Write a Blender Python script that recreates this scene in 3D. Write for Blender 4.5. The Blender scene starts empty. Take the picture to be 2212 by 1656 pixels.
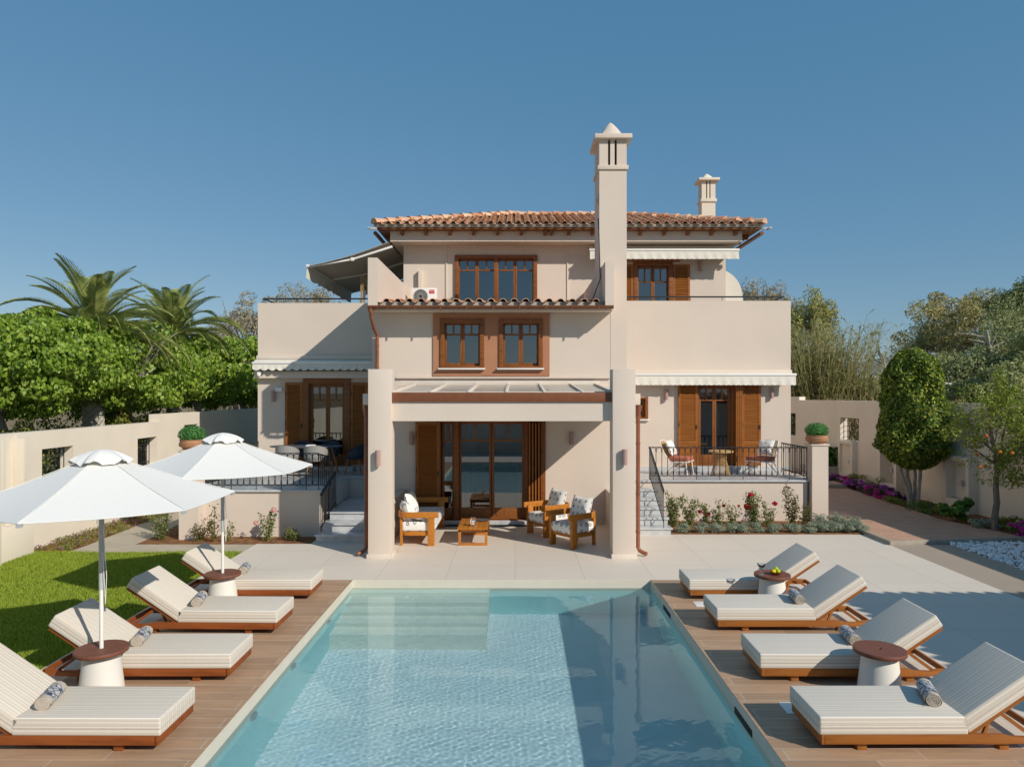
import bpy, bmesh, math, random
import numpy as np
from mathutils import Vector, Matrix
from math import sin, cos, pi, radians
random.seed(7); RNG=np.random.default_rng(7)
S=bpy.context.scene; COL=S.collection
# ---------------------------------------------------------------- camera, sky, sun, exposure
cam=bpy.data.cameras.new('camera'); camo=bpy.data.objects.new('camera',cam); COL.objects.link(camo)
camo.location=(0,0,3.2); camo.rotation_euler=(pi/2,0,0)
cam.sensor_width=36; cam.lens=36*1534/2212; cam.shift_x=-7/2212; cam.shift_y=21/2212
cam.clip_start=.1; cam.clip_end=9000; S.camera=camo
SUN=Vector((1.12,-1,.96)).normalized()
w=bpy.data.worlds.new('World'); S.world=w; w.use_nodes=True; nt=w.node_tree
sky=nt.nodes.new('ShaderNodeTexSky'); sky.sky_type='NISHITA'; sky.sun_disc=False
sky.sun_elevation=math.asin(SUN.z); sky.sun_rotation=math.atan2(SUN.x,SUN.y)
sky.altitude=0; sky.air_density=1.0; sky.dust_density=.25; sky.ozone_density=1.6
vm=nt.nodes.new('ShaderNodeVectorMath'); vm.operation='MULTIPLY_ADD'; vm.inputs[1].default_value=(.44,.39,.35); vm.inputs[2].default_value=(.24,1.20,2.25)
nt.links.new(sky.outputs[0],vm.inputs[0]); nt.links.new(vm.outputs[0],nt.nodes['Background'].inputs[0])
nt.nodes['Background'].inputs[1].default_value=.122
L=bpy.data.lights.new('sun','SUN'); L.energy=4.4; L.angle=radians(.5); L.color=(1,.93,.82)
lo=bpy.data.objects.new('sun',L); COL.objects.link(lo); lo.rotation_euler=SUN.to_track_quat('Z','Y').to_euler(); lo.location=(20,-20,20)
L.cycles.is_caustics_light=True
S.view_settings.view_transform='Standard'; S.view_settings.look='None'; S.view_settings.exposure=-.1; S.view_settings.gamma=1
S.cycles.use_denoising=True; S.cycles.max_bounces=10; S.cycles.transparent_max_bounces=16; S.cycles.sample_clamp_indirect=6
# ---------------------------------------------------------------- helpers
def tag(o,label=None,cat=None,group=None,kind=None):
    if label: o['label']=label
    if cat: o['category']=cat
    if group: o['group']=group
    if kind: o['kind']=kind
    return o
def thing(name,label,cat,loc=(0,0,0),rz=0,group=None):
    o=bpy.data.objects.new(name,None); COL.objects.link(o); o.empty_display_size=.1
    o.location=loc; o.rotation_euler=(0,0,rz); o['wl']=list(loc); tag(o,label,cat,group); return o
def link_mesh(name,me,mat,parent=None,smooth=False,local=False):
    if mat is not None:
        for m in (mat if isinstance(mat,(list,tuple)) else [mat]): me.materials.append(m)
    if smooth: me.polygons.foreach_set('use_smooth',[True]*len(me.polygons))
    o=bpy.data.objects.new(name,me); COL.objects.link(o)
    if parent is not None:
        o.parent=parent
        wl=parent.get('wl')
        if wl is not None and not local:
            me.transform(Matrix.Translation((-wl[0],-wl[1],-wl[2])))
        if wl is not None: o['wl']=[0,0,0] if local else list(wl)
    return o
def rootof(o):
    while o.parent: o=o.parent
    return o
class MB:
    def __init__(s): s.v=[];s.f=[]
    def add(s,vs,fs):
        b=len(s.v); s.v+= [tuple(p) for p in vs]; s.f+=[tuple(i+b for i in f) for f in fs]; return s
    def box(s,x0,x1,y0,y1,z0,z1):
        if x0>x1:x0,x1=x1,x0
        if y0>y1:y0,y1=y1,y0
        if z0>z1:z0,z1=z1,z0
        return s.add([(x0,y0,z0),(x1,y0,z0),(x1,y1,z0),(x0,y1,z0),(x0,y0,z1),(x1,y0,z1),(x1,y1,z1),(x0,y1,z1)],
            [(0,3,2,1),(4,5,6,7),(0,1,5,4),(1,2,6,5),(2,3,7,6),(3,0,4,7)])
    def quad(s,a,b,c,d): return s.add([a,b,c,d],[(0,1,2,3)])
    def beam(s,p,q,w,h,up=(0,0,1)):
        p=Vector(p);q=Vector(q);d=(q-p).normalized();u=Vector(up)
        if abs(d.dot(u))>.98:u=Vector((0,1,0))
        a=d.cross(u).normalized()*w/2; b=a.cross(d).normalized()*h/2
        return s.add([p-a-b,p+a-b,p+a+b,p-a+b,q-a-b,q+a-b,q+a+b,q-a+b],[(0,3,2,1),(4,5,6,7),(0,1,5,4),(1,2,6,5),(2,3,7,6),(3,0,4,7)])
    def tube(s,pts,r,n=8,caps=True):
        pts=[Vector(p) for p in pts]; R=r if isinstance(r,(list,tuple)) else [r]*len(pts)
        b=len(s.v); prev=None
        for i,p in enumerate(pts):
            d=(pts[min(i+1,len(pts)-1)]-pts[max(i-1,0)]).normalized()
            if prev is None:
                a=d.cross(Vector((0,0,1)) if abs(d.z)<.9 else Vector((0,1,0))).normalized()
            else:
                a=(prev-d*prev.dot(d)).normalized()
            prev=a; c=d.cross(a)
            for k in range(n):
                t=2*pi*k/n; s.v.append(tuple(p+(a*cos(t)+c*sin(t))*R[i]))
        for i in range(len(pts)-1):
            for k in range(n):
                k2=(k+1)%n; s.f.append((b+i*n+k,b+i*n+k2,b+(i+1)*n+k2,b+(i+1)*n+k))
        if caps:
            s.f.append(tuple(b+k for k in range(n-1,-1,-1))); e=b+(len(pts)-1)*n; s.f.append(tuple(e+k for k in range(n)))
        return s
    def lathe(s,prof,c=(0,0,0),n=24,cap0=True,cap1=True):
        b=len(s.v)
        for r,z in prof:
            for k in range(n):
                t=2*pi*k/n; s.v.append((c[0]+r*cos(t),c[1]+r*sin(t),c[2]+z))
        for i in range(len(prof)-1):
            for k in range(n):
                k2=(k+1)%n; s.f.append((b+i*n+k,b+i*n+k2,b+(i+1)*n+k2,b+(i+1)*n+k))
        if cap0: s.f.append(tuple(b+k for k in range(n-1,-1,-1)))
        if cap1: e=b+(len(prof)-1)*n; s.f.append(tuple(e+k for k in range(n)))
        return s
    def prism(s,poly,ax,a,b):
        n=len(poly); f=(lambda u,v,t:(t,u,v)) if ax=='x' else ((lambda u,v,t:(u,t,v)) if ax=='y' else (lambda u,v,t:(u,v,t)))
        vs=[f(u,v,a) for u,v in poly]+[f(u,v,b) for u,v in poly]
        return s.add(vs,[tuple(range(n)),tuple(range(2*n-1,n-1,-1))]+[(i,i+n,(i+1)%n+n,(i+1)%n) for i in range(n)])
    def sphere(s,c,r,n=10,m=7,sc=(1,1,1)):
        prof=[(r*sin(pi*i/m),-r*cos(pi*i/m)) for i in range(m+1)]; prof[0]=(r*.02,-r); prof[-1]=(r*.02,r)
        b=len(s.v); s.lathe(prof,(0,0,0),n)
        for i in range(b,len(s.v)):
            x,y,z=s.v[i]; s.v[i]=(c[0]+x*sc[0],c[1]+y*sc[1],c[2]+z*sc[2])
        return s
    def ribbon(s,path,z0,z1,t):
        # vertical board following a plan path
        P=[Vector((p[0],p[1],0)) for p in path]; b=len(s.v); n=len(P)
        for i,p in enumerate(P):
            d=(P[min(i+1,n-1)]-P[max(i-1,0)]).normalized(); o=Vector((-d.y,d.x,0))*t/2
            for q,z in ((p-o,z0),(p+o,z0),(p+o,z1),(p-o,z1)): s.v.append((q.x,q.y,z))
        for i in range(n-1):
            for k in range(4):
                k2=(k+1)%4; s.f.append((b+i*4+k,b+(i+1)*4+k,b+(i+1)*4+k2,b+i*4+k2))
        s.f.append((b,b+1,b+2,b+3)); e=b+(n-1)*4; s.f.append((e+3,e+2,e+1,e)); return s
    def xf(s,M,start=0):
        for i in range(start,len(s.v)): s.v[i]=tuple(M@Vector(s.v[i]))
        return s
    def mesh(s,name,bevel=0,seg=2):
        me=bpy.data.meshes.new(name); me.from_pydata(s.v,[],s.f)
        bm=bmesh.new(); bm.from_mesh(me); bmesh.ops.recalc_face_normals(bm,faces=bm.faces)
        if bevel: bmesh.ops.bevel(bm,geom=[e for e in bm.edges if e.is_manifold and e.calc_face_angle(0)>.4],offset=bevel,segments=seg,profile=.6,affect='EDGES',clamp_overlap=True)
        bm.to_mesh(me); bm.free(); return me
    def build(s,name,mat,parent=None,bevel=0,smooth=False,local=False,seg=2):
        me=s.mesh(name,bevel,seg); o=link_mesh(name,me,mat,parent,smooth,local)
        if bevel or smooth:
            me.polygons.foreach_set('use_smooth',[True]*len(me.polygons))
            try: me.set_sharp_from_angle(angle=radians(40))
            except Exception: pass
        return o
def copy_tree(o,parent=None):
    c=o.copy(); COL.objects.link(c); c.parent=parent
    for ch in list(o.children): copy_tree(ch,c)
    return c
def place(proto,first,loc,rz,label,scale=None):
    o=proto if first else copy_tree(proto)
    o.location=loc; o.rotation_euler=(0,0,rz); o['label']=label
    if scale: o.scale=scale
    return o
def arr_mesh(name,V,F,mat,parent=None,smooth=False):
    # V (n,3) F (m,4) or (m,3)
    me=bpy.data.meshes.new(name); k=F.shape[1]
    me.vertices.add(len(V)); me.vertices.foreach_set('co',np.ascontiguousarray(V,dtype=np.float32).ravel())
    me.loops.add(F.size); me.loops.foreach_set('vertex_index',F.ravel().astype(np.int32))
    me.polygons.add(len(F)); me.polygons.foreach_set('loop_start',np.arange(0,F.size,k,dtype=np.int32))
    try: me.polygons.foreach_set('loop_total',np.full(len(F),k,dtype=np.int32))
    except Exception: pass
    me.update(calc_edges=True); me.validate()
    return link_mesh(name,me,mat,parent,smooth)
# ---------------------------------------------------------------- materials
def newmat(name):
    m=bpy.data.materials.new(name); m.use_nodes=True; t=m.node_tree; return m,t,t.nodes['Principled BSDF']
def ramp(t,cols,fac,interp='LINEAR'):
    r=t.nodes.new('ShaderNodeValToRGB'); r.color_ramp.interpolation=interp
    while len(r.color_ramp.elements)<len(cols): r.color_ramp.elements.new(.5)
    for e,(p,c) in zip(r.color_ramp.elements,cols): e.position=p; e.color=(*c,1)
    t.links.new(fac,r.inputs[0]); return r.outputs[0]
def coord(t,kind='Object',scale=(1,1,1),rot=(0,0,0),loc=(0,0,0)):
    tc=t.nodes.new('ShaderNodeTexCoord'); mp=t.nodes.new('ShaderNodeMapping')
    mp.inputs['Scale'].default_value=scale; mp.inputs['Rotation'].default_value=rot; mp.inputs['Location'].default_value=loc
    if kind=='World':
        g=t.nodes.new('ShaderNodeNewGeometry'); t.links.new(g.outputs['Position'],mp.inputs[0])
    else: t.links.new(tc.outputs[kind],mp.inputs[0])
    return mp.outputs[0]
def noise(t,vec,scale,detail=4,rough=.55,dist=0):
    n=t.nodes.new('ShaderNodeTexNoise'); n.inputs['Scale'].default_value=scale; n.inputs['Detail'].default_value=detail
    n.inputs['Roughness'].default_value=rough; n.inputs['Distortion'].default_value=dist; t.links.new(vec,n.inputs['Vector']); return n.outputs['Fac']
def mix(t,a,b,f,mode='MIX'):
    m=t.nodes.new('ShaderNodeMix'); m.data_type='RGBA'; m.blend_type=mode
    for s,i in ((a,6),(b,7)):
        if isinstance(s,tuple): m.inputs[i].default_value=(*s,1)
        else: t.links.new(s,m.inputs[i])
    if isinstance(f,(int,float)): m.inputs[0].default_value=f
    else: t.links.new(f,m.inputs[0])
    return m.outputs[2]
def bump(t,p,h,strength=.3,dist=.01):
    b=t.nodes.new('ShaderNodeBump'); b.inputs['Strength'].default_value=strength; b.inputs['Distance'].default_value=dist
    t.links.new(h,b.inputs['Height']); t.links.new(b.outputs[0],p.inputs['Normal'])
def math_(t,op,a,b=0,c=None):
    m=t.nodes.new('ShaderNodeMath'); m.operation=op
    for i,s in enumerate((a,b,c)):
        if s is None: continue
        if isinstance(s,(int,float)): m.inputs[i].default_value=s
        else: t.links.new(s,m.inputs[i])
    return m.outputs[0]
def sc(c,k): return tuple(min(1,x*k) for x in c)
def noisy(name,c,var=.12,scale=3,rough=.8,bs=.15,bscale=60,bd=.004,spec=.3,metal=0,streak=False,kind='Object'):
    m,t,p=newmat(name); v=coord(t,kind)
    n1=noise(t,v,scale,5); col=ramp(t,[(.3,sc(c,1-var)),(.7,sc(c,1+var))],n1)
    if streak:
        n2=noise(t,coord(t,kind,(6,6,.35)),1.0,5,.6); col=mix(t,col,sc(c,.86),math_(t,'MULTIPLY',ramp(t,[(.56,(0,0,0)),(.85,(1,1,1))],n2),.16))
    t.links.new(col,p.inputs['Base Color']); p.inputs['Roughness'].default_value=rough
    p.inputs['Specular IOR Level'].default_value=spec; p.inputs['Metallic'].default_value=metal
    if bs: bump(t,p,noise(t,v,bscale,3),bs,bd)
    return m
def wood(name,c1,c2,axis='x',rough=.5,scale=1):
    m,t,p=newmat(name)
    s={'x':(1.2,14,14),'y':(14,1.2,14),'z':(14,14,1.2)}[axis]
    v=coord(t,'Object',tuple(k*scale for k in s)); n=noise(t,v,1.5,6,.6,.6)
    n2=noise(t,coord(t,'Object'),.9,2)
    col=ramp(t,[(.25,c2),(.5,c1),(.8,sc(c1,1.18))],n); col=mix(t,col,sc(c2,.95),math_(t,'MULTIPLY',n2,.35))
    t.links.new(col,p.inputs['Base Color']); p.inputs['Roughness'].default_value=rough; p.inputs['Specular IOR Level'].default_value=.35
    bump(t,p,n,.15,.003); return m
M={}
M['stucco']=noisy('cream_stucco',(.67,.57,.485),.035,.7,.92,.25,90,.003,.15,streak=True)
M['stucco_soft']=noisy('trim_stucco',(.70,.61,.52),.03,2,.9,.15,90,.003,.15)
M['gardenwall']=noisy('garden_wall_render',(.75,.67,.56),.05,.8,.95,.25,70,.004,.1,streak=True)
M['terracotta_panel']=noisy('terracotta_render',(.42,.20,.115),.06,1.5,.9,.2,80,.003,.15)
M['chimney2']=noisy('pale_render',(.76,.67,.55),.03,2,.9,.1)
M['wood']=wood('door_wood',(.27,.095,.022),(.13,.04,.010),'z',.42)
M['wood_h']=wood('frame_wood',(.26,.09,.022),(.12,.037,.010),'x',.42)
M['shutter']=wood('shutter_wood',(.33,.115,.02),(.20,.06,.011),'x',.45)
M['teak']=wood('golden_teak',(.50,.19,.025),(.33,.10,.012),'x',.4)
M['iroko']=wood('lounger_wood_red',(.27,.075,.018),(.15,.038,.010),'x',.4)
M['iroko_g']=wood('lounger_wood_golden',(.36,.13,.025),(.23,.07,.013),'x',.4)
M['walnut']=wood('table_top_wood',(.20,.075,.045),(.13,.045,.027),'x',.55,1.5)
M['oak']=wood('pale_oak',(.36,.19,.08),(.24,.12,.05),'z',.5)
M['gutter']=noisy('brown_metal',(.20,.07,.03),.12,8,.35,0,spec=.5)
M['copper']=noisy('copper_pipe',(.24,.085,.04),.2,4,.4,0,spec=.5)
M['iron']=noisy('black_iron',(.02,.022,.026),.2,20,.5,0,spec=.4)
M['white']=noisy('white_paint',(.80,.78,.74),.02,4,.5,0,spec=.4)
M['whitebase']=noisy('white_table_base',(.76,.73,.67),.02,3,.6,0,spec=.3)
M['grey_metal']=noisy('grey_metal',(.45,.46,.47),.05,6,.45,0,spec=.5)
M['lamp_pink']=noisy('dusty_pink_lamp',(.40,.26,.23),.05,6,.6,0)
M['dark']=noisy('dark_interior',(.05,.045,.04),.2,2,.9,0)
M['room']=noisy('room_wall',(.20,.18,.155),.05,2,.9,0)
M['shell_grey']=noisy('grey_plastic',(.30,.29,.27),.03,5,.55,0)
M['shell_navy']=noisy('navy_plastic',(.03,.045,.07),.05,5,.55,0)
M['slate']=noisy('slate_table',(.10,.11,.13),.1,4,.35,0)
M['cushion_red']=noisy('terracotta_fabric',(.42,.14,.085),.06,12,.95,.3,300,.001,.1)
M['mat']=noisy('black_mat',(.03,.03,.03),.2,10,.9,0)
M['mortar']=noisy('grey_mortar',(.46,.41,.34),.2,9,.95,.3,40)
M['soil']=noisy('brown_soil',(.24,.12,.06),.4,7,1,.8,25,.03,.05)
M['bark']=noisy('grey_bark',(.20,.16,.12),.3,9,.95,.7,25,.02,.05)
M['bark_pale']=noisy('pale_bark',(.40,.36,.31),.25,9,.95,.6,25,.02,.05)
M['terra_pot']=noisy('terracotta_pot',(.50,.27,.15),.1,10,.85,.2,60)
M['canopy']=noisy('white_canvas',(.76,.745,.71),.015,25,.95,.15,160,.001,.05)
M['awning_cloth']=noisy('cream_awning',(.72,.68,.60),.04,5,.95,.1,160,.001,.05)
M['awning_grey']=noisy('taupe_awning',(.50,.46,.40),.04,3,.95,.1,160,.001,.05)
# roof tiles
m,t,p=newmat('clay_tiles'); g=t.nodes.new('ShaderNodeNewGeometry'); v=coord(t)
c=ramp(t,[(0,(.46,.20,.10)),(.3,(.56,.27,.15)),(.6,(.64,.35,.21)),(1,(.68,.45,.30))],g.outputs['Random Per Island'])
n=noise(t,v,14,5); c=mix(t,c,(.62,.50,.38),ramp(t,[(.55,(0,0,0)),(.75,(.7,.7,.7))],n)); t.links.new(c,p.inputs['Base Color']); p.inputs['Roughness'].default_value=.9
bump(t,p,noise(t,v,60,3),.3,.004); M['tile']=m
# marble
m,t,p=newmat('grey_marble'); v=coord(t,'Object',(1,1,1.5),(0,.3,.5)); n=noise(t,v,2.2,8,.65,2.2)
c=ramp(t,[(.3,(.40,.41,.43)),(.48,(.50,.51,.52)),(.62,(.56,.56,.565)),(.8,(.50,.51,.53))],n); t.links.new(c,p.inputs['Base Color']); p.inputs['Roughness'].default_value=.28; M['marble']=m
# glass pane
def glassmat(name,tint,refl):
    m=bpy.data.materials.new(name); m.use_nodes=True; t=m.node_tree; t.nodes.remove(t.nodes['Principled BSDF'])
    tr=t.nodes.new('ShaderNodeBsdfTransparent'); tr.inputs[0].default_value=(*tint,1); gl=t.nodes.new('ShaderNodeBsdfGlossy'); gl.inputs['Roughness'].default_value=.0
    gl.inputs[0].default_value=(.95,.98,1,1)
    fr=t.nodes.new('ShaderNodeFresnel'); fr.inputs[0].default_value=1.5; f=math_(t,'ADD',fr.outputs[0],refl)
    mx=t.nodes.new('ShaderNodeMixShader'); t.links.new(f,mx.inputs[0]); t.links.new(tr.outputs[0],mx.inputs[1]); t.links.new(gl.outputs[0],mx.inputs[2])
    t.links.new(mx.outputs[0],t.nodes['Material Output'].inputs[0]); return m
M['pane']=glassmat('window_glass',(.40,.42,.44),.13)
M['clear']=glassmat('clear_glass',(.95,.96,.96),.12)
M['plastic']=glassmat('clear_curtain',(.72,.70,.64),.12)
m,t,p=newmat('frosted_roof_glass'); p.inputs['Base Color'].default_value=(.34,.33,.30,1); p.inputs['Roughness'].default_value=.22; p.inputs['Specular IOR Level'].default_value=.6; M['roofglass']=m
m,t,p=newmat('sheer_curtain'); p.inputs['Base Color'].default_value=(.6,.57,.5,1); p.inputs['Roughness'].default_value=1
wv=t.nodes.new('ShaderNodeTexWave'); wv.inputs['Scale'].default_value=9; t.links.new(coord(t),wv.inputs[0]); t.links.new(ramp(t,[(0,(.35,.33,.28)),(1,(.7,.67,.6))],wv.outputs['Fac']),p.inputs['Base Color']); M['curtain']=m
# striped lounger fabrics: lines run along local X
def stripes(name,axis):
    m,t,p=newmat(name); v=coord(t,'Object'); sp=t.nodes.new('ShaderNodeSeparateXYZ'); t.links.new(v,sp.inputs[0])
    a=sp.outputs[{'y':1,'z':2}[axis]]; fr=math_(t,'FRACT',math_(t,'MULTIPLY',math_(t,'ADD',a,5.0),13.0))
    W=(.86,.81,.74);B=(.62,.545,.45);G=(.48,.425,.36)
    c=ramp(t,[(0,W),(.07,W),(.09,G),(.12,B),(.44,B),(.47,G),(.50,W),(.55,W),(.58,B),(.62,B),(.64,W),(.68,W),(.70,G),(.73,B),(1,B)],fr)
    n=noise(t,coord(t,'Object',(3,260,260) if 1 else 1),1.0,2); c=mix(t,c,(.80,.77,.72),math_(t,'MULTIPLY',n,.30))
    n3=noise(t,coord(t,'Object',(120,1,1)),1.0,1); c=mix(t,c,(.45,.41,.36),math_(t,'MULTIPLY',n3,.16))
    t.links.new(c,p.inputs['Base Color']); p.inputs['Roughness'].default_value=.95; p.inputs['Specular IOR Level'].default_value=.1
    bump(t,p,noise(t,coord(t,'Object'),220,2),.25,.001); return m
M['stripe_y']=stripes('striped_fabric_top','y'); M['stripe_z']=stripes('striped_fabric_side','z')
# towel
m,t,p=newmat('patterned_towel'); v=coord(t,'Object',(16,16,16)); vo=t.nodes.new('ShaderNodeTexVoronoi'); vo.feature='DISTANCE_TO_EDGE'; vo.inputs['Scale'].default_value=1; t.links.new(v,vo.inputs[0])
c=ramp(t,[(0,(.05,.06,.10)),(.05,(.06,.07,.12)),(.09,(.46,.465,.48)),(1,(.52,.52,.53))],vo.outputs['Distance']); t.links.new(c,p.inputs['Base Color']); p.inputs['Roughness'].default_value=1; bump(t,p,noise(t,coord(t),200,2),.5,.002); M['towel']=m
M['towel_edge']=noisy('beige_towel',(.50,.44,.37),.1,30,1,.6,180,.003,.05)
# white cushion with hexagon print
def printed(name,scale,c0,c1,lo=.0,hi=.5):
    m,t,p=newmat(name); v=coord(t,'Object',(scale,scale,scale)); vo=t.nodes.new('ShaderNodeTexVoronoi'); vo.inputs['Scale'].default_value=1; vo.inputs['Randomness'].default_value=.35; t.links.new(v,vo.inputs[0])
    d=vo.outputs['Distance']; c=ramp(t,[(0,c0),(.07,c0),(.10,c1),(.15,c1),(.18,c0),(.21,c0),(.24,c1),(.30,c1),(.33,c0),(1,c0)],d)
    t.links.new(c,p.inputs['Base Color']); p.inputs['Roughness'].default_value=.95; bump(t,p,noise(t,coord(t),9,3),.3,.02); return m
M['print']=printed('white_fabric_hexagon_print',7,(.80,.78,.74),(.20,.20,.22))
M['print2']=printed('white_fabric_brown_print',8,(.80,.77,.72),(.28,.13,.09))
# stone paving, planks, bricks
def tiles(name,c,cm,bw,bh,mortar,off=.5,var=.05,rough=.6,rot=0,kind='World',nscale=3):
    m,t,p=newmat(name); v=coord(t,kind,(1,1,1),(0,0,rot)); b=t.nodes.new('ShaderNodeTexBrick'); t.links.new(v,b.inputs[0])
    b.inputs['Scale'].default_value=1; b.inputs['Brick Width'].default_value=bw; b.inputs['Row Height'].default_value=bh; b.inputs['Mortar Size'].default_value=mortar
    b.offset=off; b.inputs['Mortar Smooth'].default_value=.1
    b.inputs['Color1'].default_value=(*sc(c,1-var),1); b.inputs['Color2'].default_value=(*sc(c,1+var),1); b.inputs['Mortar'].default_value=(*cm,1)
    n=noise(t,coord(t,kind,(1,2.5,1)),nscale,6); col=mix(t,b.outputs[0],sc(c,.8),math_(t,'MULTIPLY',n,.3))
    t.links.new(col,p.inputs['Base Color']); p.inputs['Roughness'].default_value=rough; bump(t,p,b.outputs['Fac'],-.25,.004); return m,t,p,b
M['paving'],*_=tiles('pale_stone_paving',(.72,.635,.54),(.50,.44,.37),1.2,1.2,.005,0,.022,.6,nscale=.9)
M['sidepaving'],*_=tiles('beige_stone_paving',(.40,.32,.25),(.30,.25,.2),.6,1.2,.004,0,.03,.65)
M['brick'],*_=tiles('pink_brick_paving',(.52,.30,.20),(.36,.25,.19),.22,.075,.006,.5,.14,.85,radians(20))
M['concrete']=noisy('beige_concrete_path',(.46,.40,.31),.08,2.5,.95,.3,40,.004,.1)
M['kerb']=noisy('grey_kerb',(.38,.34,.28),.1,5,.95,.3,50,.004,.1)
m,t,p,b=tiles('wood_planks',(.44,.27,.16),(.56,.45,.35),1.2,.2,.006,.37,.16,.55)
v=coord(t,'World',(1.6,16,1)); n=noise(t,v,1.2,6,.62,.8); n2=noise(t,coord(t,'World',(.7,4,1)),1.6,3)
col=mix(t,b.outputs[0],(.22,.125,.07),math_(t,'MULTIPLY',ramp(t,[(.45,(0,0,0)),(.75,(1,1,1))],n),.55)); col=mix(t,col,(.44,.32,.23),math_(t,'MULTIPLY',n2,.35))
t.links.new(col,p.inputs['Base Color']); M['planks']=m
# pool tiles
M['pooledge']=noisy('cream_pool_tile',(.66,.60,.50),.03,4,.5,0)
M['poolstep']=noisy('pale_pool_tile',(.86,.82,.74),.04,5,.5,0)
M['poolfloor']=noisy('blue_pool_tile',(.73,.78,.82),.03,3,.5,0)
M['poolwall']=noisy('blue_pool_wall',(.48,.76,.78),.04,3,.5,0)
m=bpy.data.materials.new('pool_water'); m.use_nodes=True; t=m.node_tree; t.nodes.remove(t.nodes['Principled BSDF'])
g=t.nodes.new('ShaderNodeBsdfGlass'); g.inputs['IOR'].default_value=1.33; g.inputs['Roughness'].default_value=0; g.inputs['Color'].default_value=(.81,.945,.96,1)
t.links.new(g.outputs[0],t.nodes['Material Output'].inputs[0]); M['water']=m
# leaves
def leaf(name,cols,trans=.3,rough=.5,spec=.4):
    m,t,p=newmat(name); g=t.nodes.new('ShaderNodeNewGeometry'); k=len(cols)
    c=ramp(t,[(i/(k-1),x) for i,x in enumerate(cols)],g.outputs['Random Per Island']); t.links.new(c,p.inputs['Base Color'])
    p.inputs['Roughness'].default_value=rough; p.inputs['Specular IOR Level'].default_value=spec
    tb=t.nodes.new('ShaderNodeBsdfTranslucent'); t.links.new(mix(t,c,(1,1,.3),.15,'MULTIPLY'),tb.inputs[0]); t.links.new(mix(t,c,(.35,.5,.05),.25),tb.inputs[0])
    mx=t.nodes.new('ShaderNodeMixShader'); mx.inputs[0].default_value=trans; t.links.new(p.outputs[0],mx.inputs[1]); t.links.new(tb.outputs[0],mx.inputs[2]); t.links.new(mx.outputs[0],t.nodes['Material Output'].inputs[0]); return m
M['leaf_mulb']=leaf('mulberry_leaves',[(.08,.15,.013),(.17,.28,.025),(.28,.40,.045),(.42,.52,.10)],.35,.45)
M['leaf_palm']=leaf('palm_leaves',[(0.252,0.297,0.088),(0.385,0.429,0.119),(0.563,0.577,0.178)],.25,.45)
M['leaf_laurel']=leaf('laurel_leaves',[(0.066,0.113,0.022),(0.104,0.170,0.029),(0.189,0.264,0.042),(0.510,0.510,0.056)],.2,.5,.25)
M['leaf_citrus']=leaf('citrus_leaves',[(0.119,0.172,0.026),(0.198,0.264,0.040),(0.330,0.370,0.053),(0.475,0.436,0.079)],.35,.55)
M['leaf_grey']=leaf('tamarisk_leaves',[(0.330,0.275,0.179),(0.440,0.358,0.234),(0.550,0.468,0.317)],.3,.8,.1)
M['leaf_olive']=leaf('olive_green_leaves',[(0.284,0.284,0.101),(0.419,0.402,0.143),(0.552,0.502,0.200)],.3,.7,.2)
M['leaf_oldolive']=leaf('brownish_casuarina_needles',[(0.317,0.298,0.127),(0.467,0.403,0.181),(0.659,0.529,0.255)],.3,.8,.1)
M['leaf_pine']=leaf('pine_needles',[(0.241,0.274,0.120),(0.371,0.394,0.175),(0.525,0.536,0.263)],.2,.8,.1)
M['leaf_reed']=leaf('reed_leaves',[(0.209,0.237,0.085),(0.323,0.332,0.133),(0.427,0.370,0.190),(0.285,0.199,0.104)],.3,.7,.2)
M['leaf_rose']=leaf('rose_leaves',[(.09,.15,.04),(.15,.21,.06),(.24,.26,.09),(.22,.14,.08)],.3,.5)
M['leaf_redrose']=leaf('reddish_rose_leaves',[(.10,.07,.03),(.13,.10,.035),(.16,.13,.04)],.3,.5)
M['leaf_sant']=leaf('silver_santolina',[(.24,.29,.21),(.32,.37,.28),(.42,.46,.36)],.2,.9,.1)
M['leaf_basil']=leaf('basil_leaves',[(0.060,0.195,0.045),(0.090,0.270,0.068),(0.135,0.360,0.090)],.3,.5)
M['leaf_green']=leaf('broad_green_leaves',[(0.045,0.120,0.018),(0.090,0.210,0.030),(0.240,0.390,0.060)],.3,.4)
M['leaf_bush']=leaf('yellow_green_shrub',[(0.120,0.156,0.024),(0.216,0.240,0.036),(0.312,0.300,0.060)],.3,.6)
M['leaf_flower']=leaf('purple_foliage',[(.05,.07,.03),(.08,.05,.05),(.09,.12,.05)],.3,.6)
M['pet_magenta']=leaf('magenta_petals',[(0.475,0.013,0.250),(0.625,0.025,0.350),(0.750,0.075,0.475)],.3,.7)
M['pet_purple']=leaf('purple_petals',[(0.375,0.045,0.450),(0.510,0.090,0.540),(0.675,0.225,0.675)],.3,.7)
M['pet_red']=leaf('red_petals',[(.45,.01,.03),(.60,.02,.05)],.2,.7)
M['pet_pink']=leaf('pink_petals',[(.75,.35,.33),(.80,.45,.42)],.3,.7)
M['grass']=leaf('lawn_grass',[(.22,.31,.035),(.33,.42,.05),(.46,.52,.09)],.35,.7,.1)
M['dry']=leaf('dry_grass',[(.28,.22,.12),(.36,.29,.17),(.20,.19,.09)],.2,.9,.1)
M['lawnbase']=noisy('lawn_base',(.11,.16,.02),.4,5,1,.5,60,.02,.05)
M['fruit']=noisy('orange_fruit',(.55,.16,.02),.1,5,.5,0)
M['lemon']=noisy('yellow_lemon',(.75,.55,.02),.08,6,.45,.1,120,.002)
M['lime']=noisy('green_lime',(.42,.52,.02),.08,6,.45,.1,120,.002)
M['bowlwood']=wood('bowl_wood',(.30,.12,.03),(.18,.06,.015),'x',.45)
M['red']=noisy('red_badge',(.55,.02,.02),.02,4,.5,0)
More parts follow.
